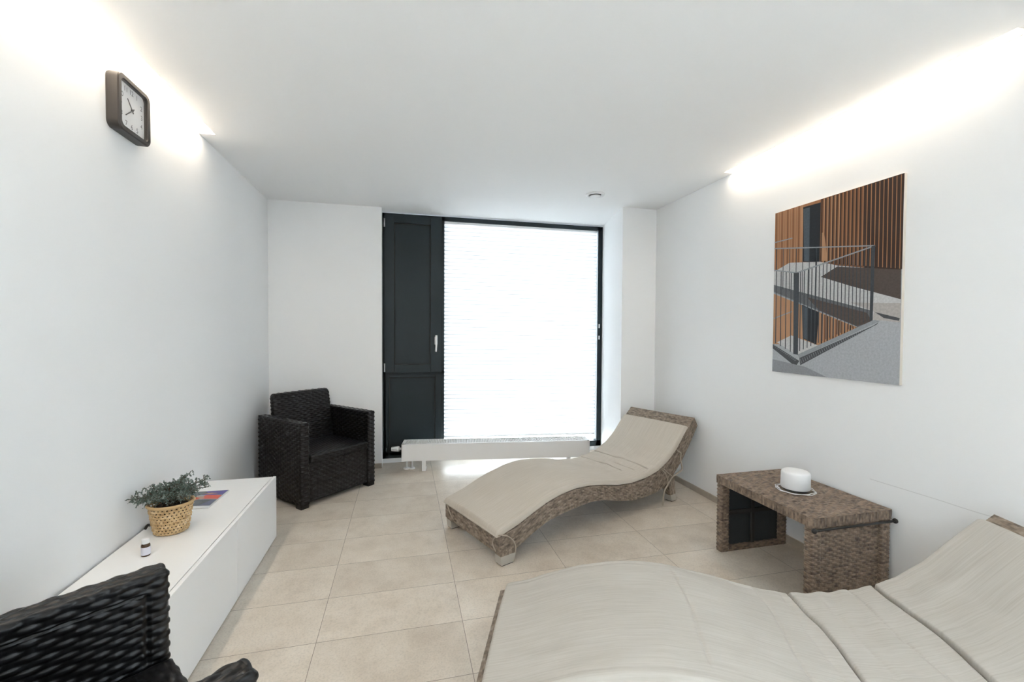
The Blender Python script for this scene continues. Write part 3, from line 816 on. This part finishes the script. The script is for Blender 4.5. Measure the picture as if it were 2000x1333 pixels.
# ------------------------------------------------------------------ black woven armchairs
CW, CD_, CH = 0.675, 0.60, 0.640
AT = 0.072
PIT, STK, AMP = 0.0172, 0.032, 0.0064
def make_chair(loc, rz, label):
    root = empty('armchair', loc, rz, label, 'armchair', 'black woven armchairs')
    for sgn in (1, -1):
        W = Weave()
        def groove(P, N, sgn=sgn):
            inner = (P[..., 1]*sgn < -AT*0.35) & (np.abs(N[..., 1]) > 0.9)
            z = P[..., 2]; x = P[..., 0]
            g1 = (np.abs(z-(CH-0.052)) < 0.0026) & (x < CD_/2-0.052)
            g2 = (np.abs(x-(CD_/2-0.052)) < 0.0045) & (z < CH-0.052)
            return np.where(inner & (g1 | g2), -0.006, 0.0)
        def xf(P, N, sgn=sgn):
            Q = P.copy(); Q[..., 1] += sgn*(CW/2-AT/2); return Q, N
        loop_slab(W, CD_, AT, 0.030, CH, 0.014, 0.013, PIT, STK, AMP, du=0.0052, dv=0.0028, xf=xf, extra=groove, top='open')
        flat_patch(W, (-CD_/2+0.0132, sgn*(CW/2-AT/2)-AT/2+0.0132, CH), (1, 0, 0), (0, 1, 0), CD_-0.0264, AT-0.0264, (0, 0, 1), 0.0152, STK, AMP*0.8, 0.0052, 0.0028, 0.003)
        W.build('arm', M_BLKW, root)
        for xx in (CD_/2-0.042, -CD_/2+0.042):
            box('leg', xx-0.036, xx+0.036, sgn*(CW/2-AT/2)-0.032, sgn*(CW/2-AT/2)+0.032, 0.0, 0.032, M_BLKW, root, 0.004)
    iw = CW-2*AT-0.010
    # seat
    W = Weave(); sx0, sx1, st = -CD_/2+0.02, CD_/2+0.002, 0.388
    def xs(P, N):
        Q = P.copy(); Q[..., 0] += (sx0+sx1)/2; return Q, N
    loop_slab(W, sx1-sx0, iw, st-0.055, st, 0.012, 0.012, PIT, STK, AMP*0.8, xf=xs, top='open')
    flat_patch(W, (sx0+0.0118, -iw/2+0.0118, st), (0, 1, 0), (1, 0, 0), iw-0.0236, sx1-sx0-0.0236, (0, 0, 1), PIT, STK, AMP*0.8, 0.0056, 0.0034)
    W.build('seat', M_BLKW, root)
    # front panel
    W = Weave(); fx = CD_/2-0.016
    flat_patch(W, (fx, -iw/2-0.004, 0.038), (0, 1, 0), (0, 0, 1), iw+0.008, st-0.055-0.008-0.038, (1, 0, 0), PIT, STK*0.8, AMP, 0.0056, 0.0034)
    flat_patch(W, (fx-0.03, iw/2+0.004, 0.038), (0, -1, 0), (0, 0, 1), iw+0.008, st-0.055-0.008-0.038, (-1, 0, 0), PIT, STK*0.8, 0.0, 0.05, 0.05)
    flat_patch(W, (fx-0.03, -iw/2, 0.038), (0, 1, 0), (1, 0, 0), iw, 0.03, (0, 0, -1), PIT, STK, 0.0, 0.05, 0.05)
    W.build('front_panel', M_BLKW, root)
    # backrest: leaning slab with rounded top corners
    W = Weave(); bw, bt, b0, b1 = iw+0.006, 0.055, 0.10, 0.805
    tilt = math.radians(9)
    def xb(P, N):
        Q = P.copy(); N2 = N.copy()
        z = Q[..., 2]; y = Q[..., 1]
        rc = 0.035
        over = np.clip(np.abs(y)-(bw/2-rc), 0, rc)
        Q[..., 2] = z - np.where(z > b1-0.12, (rc-np.sqrt(np.maximum(rc*rc-over*over, 0)))*np.clip((z-(b1-0.12))/0.12, 0, 1), 0)
        # narrow slightly towards the top
        s = 1-0.03*np.clip((z-0.5)/0.3, 0, 1); Q[..., 1] = y*s
        z = Q[..., 2]-b1; x = Q[..., 0]
        lean = np.where(Q[..., 2] > 0.33, math.tan(tilt), math.tan(tilt))
        Q[..., 0] = x + z*lean*-1.0*-1.0*0 + (Q[..., 2]-0.39)*-math.tan(tilt)
        Q[..., 0] += -CD_/2+0.112
        Q[..., 0] = np.maximum(Q[..., 0], -CD_/2-0.004+0.0) if False else Q[..., 0]
        N2 = N.copy(); return Q, N2
    loop_slab(W, bt, bw, 0.36, b1, 0.016, 0.016, PIT, STK, AMP, xf=xb)
    W.build('backrest', M_BLKW, root)
    # rear panel closing the base under the backrest
    W = Weave()
    flat_patch(W, (-CD_/2+0.012, iw/2+0.004, 0.038), (0, -1, 0), (0, 0, 1), iw+0.008, 0.50, (-1, 0, 0), PIT, STK, AMP, 0.008, 0.0043)
    flat_patch(W, (-CD_/2+0.030, -iw/2-0.004, 0.038), (0, 1, 0), (0, 0, 1), iw+0.008, 0.50, (1, 0, 0), PIT, STK, 0, 0.05, 0.05)
    flat_patch(W, (-CD_/2+0.012, -iw/2, 0.538), (0, 1, 0), (1, 0, 0), iw, 0.018, (0, 0, 1), PIT, STK, 0.0, 0.05, 0.05)
    W.build('rear_panel', M_BLKW, root)
    return root
def dup(root, loc, rz, label):
    r = root.copy(); COL.objects.link(r); r.location = loc; r.rotation_euler = (0, 0, rz); r['label'] = label
    for ch in root.children:
        c = ch.copy(); COL.objects.link(c); c.parent = r
    return r
A = Vector((-0.7315, 3.4714)); D_ = Vector((0.72995, 0.68350)); Nb = Vector((-0.68350, 0.72995))
c1 = A + D_*CW/2 + Nb*CD_/2
ch1 = make_chair((c1.x, c1.y, 0), math.atan2(-Nb.y, -Nb.x), 'black woven armchair in the far corner beside the dark shutter door')
fwd = Vector((0.79, 0.613)).normalized(); lf = Vector((-fwd.y, fwd.x))
c2 = Vector((-0.697, 1.505)) - lf*CW/2 - fwd*CD_/2
ch2 = dup(ch1, (c2.x, c2.y, 0), math.atan2(fwd.y, fwd.x), 'black woven armchair nearest the camera, cut off at the bottom left')

# ------------------------------------------------------------------ wave-shaped wicker loungers
SUP = np.array([-.06, .077, .183, .294, .411, .534, .664, .802, .948, 1.102, 1.266, 1.404, 1.529, 1.641, 1.736, 1.80, 1.876])
ZUP = np.array([.168, .206, .246, .284, .309, .319, .311, .287, .256, .241, .249, .273, .326, .402, .498, .560, .626])
SLO = np.array([-.06, .057, .184, .295, .412, .535, .666, .803, .95, 1.105, 1.269, 1.372, 1.479, 1.56, 1.702, 1.819, 1.922])
ZLO = np.array([.070, .075, .133, .173, .190, .201, .207, .190, .148, .118, .111, .117, .142, .185, .30, .428, .557])
def smooth_curve(s, z, ss):
    q = np.interp(ss, s, z); n = len(q); k = max(3, int(0.035/((ss[-1]-ss[0])/(n-1))))
    ker = np.hanning(2*k+1); ker /= ker.sum()
    left = 2*q[0]-q[1:k+1][::-1]; right = 2*q[-1]-q[-k-1:-1][::-1]
    return np.convolve(np.concatenate([left, q, right]), ker, 'valid')
LW, LC = 0.64, 0.95
NS = 560
tt = np.linspace(0, 1, NS)
s_up = -.06+1.936*tt; z_up = smooth_curve(SUP, ZUP, s_up)
s_lo = -.06+1.982*tt; z_lo = smooth_curve(SLO, ZLO, s_lo)
def arc(x, z): return np.concatenate([[0], np.cumsum(np.hypot(np.diff(x), np.diff(z)))])
def lounger_body(root):
    W = Weave()
    nb = 60
    au = arc(s_up, z_up)
    f = np.linspace(0, 1, nb)
    Ps = s_lo[:, None]+(s_up-s_lo)[:, None]*f; Pz = z_lo[:, None]+(z_up-z_lo)[:, None]*f
    th = np.hypot(s_up-s_lo, z_up-z_lo).mean()
    for y, n in ((0.0, -1), (LW, 1)):
        P = np.stack([Ps-LC, np.full_like(Ps, y-LW/2), Pz], -1)
        N = np.zeros_like(P); N[..., 1] = n
        U = np.broadcast_to(au[:, None], Ps.shape); V = np.broadcast_to((f*th)[None, :], Ps.shape)
        if n > 0: P = P[::-1]; N = N[::-1]; U = U[::-1]
        W.patch(P, N, U, V, 0.0115, 0.024, 0.0060, fade=edge_fade(NS, nb, 0.004, 0.004, au[-1]/NS, th/nb))
    na = 100
    y = np.linspace(-LW/2, LW/2, na)
    for s_, z_, sg in ((s_up, z_up, 1), (s_lo, z_lo, -1)):
        P = np.stack([np.broadcast_to((s_-LC)[:, None], (NS, na)), np.broadcast_to(y[None, :], (NS, na)), np.broadcast_to(z_[:, None], (NS, na))], -1)
        ds = np.gradient(s_); dz = np.gradient(z_); l = np.hypot(ds, dz)
        N = np.zeros_like(P); N[..., 0] = (-dz/l*sg)[:, None]; N[..., 2] = (ds/l*sg)[:, None]
        U = np.broadcast_to(y[None, :], (NS, na)); V = np.broadcast_to(arc(s_, z_)[:, None], (NS, na))
        if sg < 0: P = P[:, ::-1]; N = N[:, ::-1]; U = U[:, ::-1]
        W.patch(P, N, U, V, 0.013, 0.026, 0.0036 if sg > 0 else 0.001, fade=edge_fade(NS, na, 0.005, 0.005, 0.0055, 0.0064))
    for k, sg in ((0, -1), (-1, 1)):
        a = np.array([s_lo[k]-LC, 0, z_lo[k]]); b = np.array([s_up[k]-LC, 0, z_up[k]])
        L = np.linalg.norm(b-a); ev = (b-a)/L; n = np.array([ev[2], 0, -ev[0]])*1.0
        if n[0]*sg < 0: n = -n
        flat_patch(W, a+np.array([0, -LW/2*sg, 0]), (0, sg, 0), ev, LW, L, n, 0.0115, 0.024, 0.0060, 0.004, 0.0022, 0.004)
    return W.build('wicker_body', M_RATT, root)
def lounger_cushion(root, m, creases, sag, seed, shift=0.0, wide=0.632, off=0.0):
    """sewn cushion following the wave: creases = [(s at near edge, s at far edge, depth, from_y, to_y)]"""
    na, nsr = 84, 820
    y = np.linspace(0, 1, na); y = 0.5-0.5*np.cos(np.pi*y)*(1-0.25*np.sin(np.pi*y)**2)
    yy = (y-0.5)*wide+off
    ss = np.linspace(-0.078+shift, 1.796+shift, nsr)
    zz = smooth_curve(SUP, ZUP, np.clip(ss, -0.3, 2)); zz = np.where(ss < -.06, zz, zz)
    dz = np.gradient(zz, ss); l = np.hypot(1, dz); nx, nz = -dz/l, 1/l
    Y = np.broadcast_to(yy[None, :], (nsr, na)); SS = np.broadcast_to(ss[:, None], (nsr, na))
    Y = Y.copy(); SS = SS.copy()
    ey = np.clip(1-np.abs(2*y-1)**1, 0, 1)*0.316           # distance from the side edge
    es = np.minimum(ss-ss[0], ss[-1]-ss)
    rnd = lambda d, r: np.sqrt(np.clip(1-(1-np.clip(d/r, 0, 1))**2, 0, 1))
    E = rnd(ey, 0.020)[None, :]*rnd(es, 0.022)[:, None]
    crown = 0.030+0.016*(np.sin(np.pi*y)**0.6)[None, :]
    T = crown*np.ones((nsr, 1))
    wr = np.zeros((nsr, na)); r = np.random.default_rng(seed)
    for i in range(nsr):
        for j in range(na):
            wr[i, j] = mnoise.noise(Vector((ss[i]*5, yy[j]*16+seed*7, seed)))*0.0030+mnoise.noise(Vector((ss[i]*11+3, yy[j]*9, seed+5)))*0.0026*(0.5+math.exp(-((ss[i]-0.9)/0.5)**2))
    T = T+wr
    # soft lumps and puckers where the seat bends
    bend = np.exp(-((ss-1.28)/0.22)**2)[:, None]
    T = T + bend*0.0035*np.sin(SS*70+4*np.sin(Y*9+seed))*(0.4+0.6*np.cos(Y*5+seed)**2)
    T = T - sag*np.exp(-((ss-1.12)/0.20)**2)[:, None]
    # stitched hem along both long edges
    T = T - 0.0038*np.exp(-((ey-0.036)/0.0035)**2)[None, :]
    for s0, s1, dep, wid, ya, yb in creases:
        line_ = s0+(s1-s0)*(Y+0.316)/0.632+0.006*np.sin(Y*14+s0*40)
        msk = np.clip((Y+0.316-ya)/0.05, 0, 1)*np.clip((yb-(Y+0.316))/0.05, 0, 1)
        T = T - dep*np.exp(-(np.abs(SS-line_)/wid)**1.6)*msk
    top = np.stack([SS-LC+nx[:, None]*(0.004+T*E), Y, zz[:, None]+nz[:, None]*(0.004+T*E)], -1)
    bot = np.stack([SS-LC+nx[:, None]*0.005, Y, (zz+nz*0.005)[:, None]+0*Y], -1)
    v = np.concatenate([top.reshape(-1, 3), bot.reshape(-1, 3)])
    idx = np.arange(nsr*na).reshape(nsr, na); i2 = idx+nsr*na
    q1 = np.stack([idx[:-1, :-1], idx[1:, :-1], idx[1:, 1:], idx[:-1, 1:]], -1).reshape(-1, 4)
    q2 = np.stack([i2[:-1, :-1], i2[:-1, 1:], i2[1:, 1:], i2[1:, :-1]], -1).reshape(-1, 4)
    def rim(a, b): return np.stack([a[:-1], a[1:], b[1:], b[:-1]], -1)
    f = np.concatenate([q1, q2, rim(i2[:, 0], idx[:, 0]), rim(idx[:, -1], i2[:, -1]), rim(idx[0], i2[0]), rim(i2[-1], idx[-1])])
    me = bpy.data.meshes.new('cushion'); me.from_pydata(v.tolist(), [], f.tolist()); me.update()
    l = me.uv_layers.new(name='UVMap')
    uv = np.stack([SS, Y+0.35], -1).reshape(-1, 2); uv = np.concatenate([uv, uv])
    l.data.foreach_set('uv', uv[f.ravel()].ravel().astype(np.float32))
    return link('cushion', me, m, root, True)
def prism(bm, pts_bottom, pts_top):
    a = [bm.verts.new(p) for p in pts_bottom]; b = [bm.verts.new(p) for p in pts_top]
    n = len(a)
    for i in range(n): bm.faces.new((a[i], a[(i+1) % n], b[(i+1) % n], b[i]))
    bm.faces.new(a[::-1]); bm.faces.new(b)
def lounger_legs(root):
    for sg in (-1, 1):
        yo = sg*LW/2; yi = sg*(LW/2-0.060)
        y0, y1 = min(yo, yi), max(yo, yi)
        for nm, b0, b1, t0, t1, zt in (('foot_leg', -0.045, 0.040, -0.056, 0.062, 0.10), ('head_leg', 1.575, 1.632, 1.505, 1.605, 0.20)):
            zc = 0.052; f = zc/zt
            c0, c1 = b0+(t0-b0)*f, b1+(t1-b1)*f
            bm = bmesh.new()
            prism(bm, [(c0-LC, y0, zc), (c1-LC, y0, zc), (c1-LC, y1, zc), (c0-LC, y1, zc)], [(t0-LC, y0, zt), (t1-LC, y0, zt), (t1-LC, y1, zt), (t0-LC, y1, zt)])
            lo = bm_obj('leg', bm, M_RATT, root)
            uvl = lo.data.uv_layers.new(name='UVMap')
            for lp in lo.data.loops:
                co = lo.data.vertices[lp.vertex_index].co; uvl.data[lp.index].uv = (co.z, co.x+co.y)
            bm = bmesh.new(); e = 0.0015
            prism(bm, [(b0-e-LC, y0-e, 0.006), (b1+e-LC, y0-e, 0.006), (b1+e-LC, y1+e, 0.006), (b0-e-LC, y1+e, 0.006)], [(c0-e-LC, y0-e, zc+0.004), (c1+e-LC, y0-e, zc+0.004), (c1+e-LC, y1+e, zc+0.004), (c0-e-LC, y1+e, zc+0.004)])
            o = bm_obj('foot_cap', bm, M_CAP, lo); o['label'] = 'pale metal foot cap'
            bm = bmesh.new(); bx(bm, b0-LC+0.002, b1-LC-0.002, y0+0.002, y1-0.002, 0.0, 0.0065, 0.001); bm_obj('rubber_pad', bm, M_BLACKP, lo)
def place_lounger(ax, ay, ang):
    c, s = math.cos(ang), math.sin(ang)
    return (ax+c*LC-s*LW/2, ay+s*LC+c*LW/2, 0)
L1 = empty('sun_lounger', place_lounger(0.575, 2.407, 0.3945), 0.3945, 'wave-shaped wicker lounger with taupe cushion in front of the radiator', 'lounger', 'wave-shaped wicker loungers')
body = lounger_body(L1); lounger_legs(L1)
L2 = empty('sun_lounger', place_lounger(0.2441, 1.2790, -0.3690), -0.3690, 'wave-shaped wicker lounger with pale cushion nearest the camera, beside the wicker table', 'lounger', 'wave-shaped wicker loungers')
for chd in list(L1.children):
    c = chd.copy(); COL.objects.link(c); c.parent = L2
    for g in chd.children:
        d = g.copy(); COL.objects.link(d); d.parent = c
lounger_cushion(L1, M_LIN1, [(1.333, 1.366, 0.043, 0.0040, 0.03, 0.75), (1.150, 1.197, 0.042, 0.0040, 0.14, 0.75), (1.235, 1.275, 0.014, 0.007, 0.08, 0.32)], 0.004, 3)
lounger_cushion(L2, M_LIN2, [(1.460, 1.457, 0.036, 0.0045, -0.1, 0.75), (1.130, 1.133, 0.032, 0.0045, -0.1, 0.75), (0.655, 0.662, 0.0040, 0.005, 0.03, 0.58), (0.945, 0.995, 0.0045, 0.006, -0.1, 0.75), (1.355, 1.352, 0.004, 0.005, -0.1, 0.75), (1.06, 1.08, 0.004, 0.010, 0.05, 0.6), (1.23, 1.22, 0.004, 0.012, 0.05, 0.6), (1.65, 1.60, 0.004, 0.03, 0.25, 0.6), (1.58, 1.53, 0.003, 0.02, 0.35, 0.6)], 0.012, 8, 0.047, 0.652, -0.009)
# cushion ties on the far lounger (near side) and its foot end
def tie(pts, r=0.0035, flat=1.0):
    bm = bmesh.new(); tube(bm, smooth_path([(a-LC, b-LW/2, c) for a, b, c in pts], 6), r, 8, flat); bm_obj('cushion_tie', bm, M_TIE, L1, True)
tie([(-.055, -.006, .185), (-.012, -.008, .170), (.030, -.008, .132), (.046, -.008, .095), (.046, -.007, .060)])
tie([(-.060, -.004, .187), (-.0685, .030, .165), (-.0685, .052, .138), (-.0685, .056, .112), (-.066, .030, .082)])
tie([(-.0685, .60, .165), (-.0685, .575, .135), (-.0685, .545, .110), (-.0685, .52, .105)])
tie([(1.640, .004, .392), (1.662, -.008, .380), (1.676, -.010, .362), (1.669, -.010, .325), (1.684, -.011, .275), (1.690, -.011, .236), (1.637, -.010, .219), (1.569, -.010, .202), (1.533, -.011, .179), (1.514, -.011, .158)], 0.0052, 1.0)
tie([(1.445, .004, .290), (1.470, -.008, .272), (1.505, -.009, .245), (1.556, -.010, .212)])
tie([(1.440, .004, .283), (1.465, -.008, .255), (1.494, -.009, .214), (1.512, -.010, .165)])
tie([(1.512, -.010, .168), (1.498, -.010, .145), (1.470, -.010, .122), (1.452, -.011, .085), (1.447, -.011, .040), (1.445, -.012, .008)], 0.006)

# ------------------------------------------------------------------ wicker side table
TX0, TX1, TY0, TY1, TH = 1.850, 2.338, 1.640, 2.300, 0.458
tb = empty('wicker_side_table', ((TX0+TX1)/2, (TY0+TY1)/2, 0), 0, 'brown wicker side table against the right wall between the two loungers', 'table')
tx, ty = (TX1-TX0)/2, (TY1-TY0)/2
W = Weave(); TT = 0.046
def xt(P, N):
    Q = P.copy(); return Q, N
# rim with upright wraps
P_, N_, s_, L_ = rr_loop(2*tx, 2*ty, 0.012, 0.0026)
zz = np.linspace(TH-TT, TH, 12)
n, k = len(P_), len(zz)
PX = np.empty((n, k, 3)); PX[..., 0] = P_[:, 0:1]; PX[..., 1] = P_[:, 1:2]; PX[..., 2] = zz
NX = np.zeros((n, k, 3)); NX[..., 0] = N_[:, 0:1]; NX[..., 1] = N_[:, 1:2]
Vv = np.broadcast_to((s_*(0.0105*round(L_/0.0105)/L_))[:, None], (n, k)); Uu = np.broadcast_to(zz[None, :]-TH+0.012, (n, k))
W.patch(PX, NX, Uu, Vv, 0.0105, 0.06, 0.0058, wrap=True, fade=edge_fade(n, k, 0, 0.006, 1, TT/12))
flat_patch(W, (-tx+0.002, -ty+0.002, TH), (1, 0, 0), (0, 1, 0), 2*tx-0.004, 2*ty-0.004, (0, 0, 1), 0.0210, 0.034, 0.0090, 0.0042, 0.0026, 0.006)
flat_patch(W, (-tx+0.002, ty-0.002, TH-TT), (1, 0, 0), (0, -1, 0), 2*tx-0.004, 2*ty-0.004, (0, 0, -1), 0.015, 0.03, 0.0, 0.1, 0.1)
W.build('tabletop', M_RATTT, tb)
def table_end(y0, y1, name, y_panel, pn):
    """leg frame: two wicker posts, a bottom rail, and a woven panel"""
    o = None
    for x0, x1 in ((-tx+0.004, -tx+0.062), (tx-0.062, tx-0.004)):
        W = Weave()
        def xp(P, N, x0=x0, x1=x1): 
            Q = P.copy(); Q[..., 0] += (x0+x1)/2; Q[..., 1] += (y0+y1)/2; return Q, N
        loop_slab(W, x1-x0, y1-y0, 0.0, TH-TT+0.002, 0.008, 0.001, 0.0105, 0.018, 0.0058, 0.0036, 0.0021, xf=xp)
        W.build('leg', M_RATTT, tb)
    W = Weave()
    flat_patch(W, (-tx+0.060, y_panel, 0.006), (1, 0, 0), (0, 0, 1), 2*tx-0.12, TH-TT-0.008, (0, pn, 0), 0.0105, 0.024, 0.0060, 0.0040, 0.0021, 0.004)
    return W.build('end_panel', M_RATTT, tb)
# near end (towards the camera): panel woven on its outer face
table_end(-ty+0.006, -ty+0.052, 'near', -ty+0.022, -1)
o = table_end(ty-0.052, ty-0.006, 'far', ty-0.022, 1)
# rod with two round knobs under the near edge of the top
bm = bmesh.new(); zk = TH-TT-0.006
tube(bm, [Vector((-tx-0.004, -ty-0.010, zk)), Vector((tx+0.004, -ty-0.010, zk))], 0.0055, 10)
kb = bm_obj('hinge_rod', bm, M_BLACKP, tb, True)
for xx in (-tx-0.002, tx+0.001):
    bm = bmesh.new(); bmesh.ops.create_uvsphere(bm, u_segments=16, v_segments=10, radius=0.0125)
    for v in bm.verts: v.co = Vector((v.co.x*0.9+xx, v.co.y-ty-0.010, v.co.z+zk))
    bm_obj('knob', bm, M_BLACKP, kb, True)
# inside of the far end: dark backing board with a cross of battens, wicker bottom rail
bm = bmesh.new(); bx(bm, -tx+0.058, tx-0.058, ty-0.034, ty-0.026, 0.01, TH-TT-0.002); bm_obj('backing_board', bm, mat('dark_backing', (0.022, 0.032, 0.038), 0.45), tb)
bm = bmesh.new()
bx(bm, -0.018, 0.002, ty-0.046, ty-0.0335, 0.03, TH-TT-0.002); bx(bm, -tx+0.06, tx-0.06, ty-0.044, ty-0.0335, 0.22, 0.245)
bm_obj('batten', bm, M_GAP, tb)
W = Weave(); flat_patch(W, (tx-0.06, ty-0.050, 0.0), (-1, 0, 0), (0, 0, 1), 2*tx-0.12, 0.034, (0, -1, 0), 0.0105, 0.018, 0.003, 0.0048, 0.0026, 0.003)
flat_patch(W, (-tx+0.06, ty-0.050, 0.034), (1, 0, 0), (0, 1, 0), 2*tx-0.12, 0.024, (0, 0, 1), 0.0105, 0.018, 0.003, 0.0048, 0.0026, 0.003)
W.build('bottom_rail', M_RATTT, tb)

# white round diffuser with its cable on the table
df = empty('aroma_diffuser', (2.092, 1.965, TH+0.005), 0, 'white round plastic diffuser standing on the wicker side table', 'diffuser')
bm = bmesh.new(); lathe(bm, [(0, 0.0), (0.058, 0.0), (0.060, 0.002), (0.060, 0.012), (0, 0.012)], 48); bm_obj('base', bm, mat('grey_rubber', (0.06, 0.06, 0.06), 0.7), df, True)
bm = bmesh.new(); lathe(bm, [(0.050, 0.012), (0.069, 0.012), (0.0715, 0.015), (0.070, 0.092), (0.067, 0.100), (0.060, 0.105), (0.030, 0.108), (0, 0.1085)], 64); bm_obj('body', bm, M_PLAST, df, True)
bm = bmesh.new(); pts = []
for i in range(64):
    a = 2*math.pi*i/30+2.2; rr = 0.088+0.006*math.sin(i*0.55)+0.003*math.sin(i*1.7)
    pts.append((2.089+rr*math.cos(a), 1.961+rr*math.sin(a), TH+0.008+0.0022*(i // 30)))
tube(bm, smooth_path(pts, 4), 0.0021, 6)
tag(bm_obj('power_cable', bm, M_PLAST, None, True), 'thin white cable coiled around the white diffuser on the wicker table', 'cable')
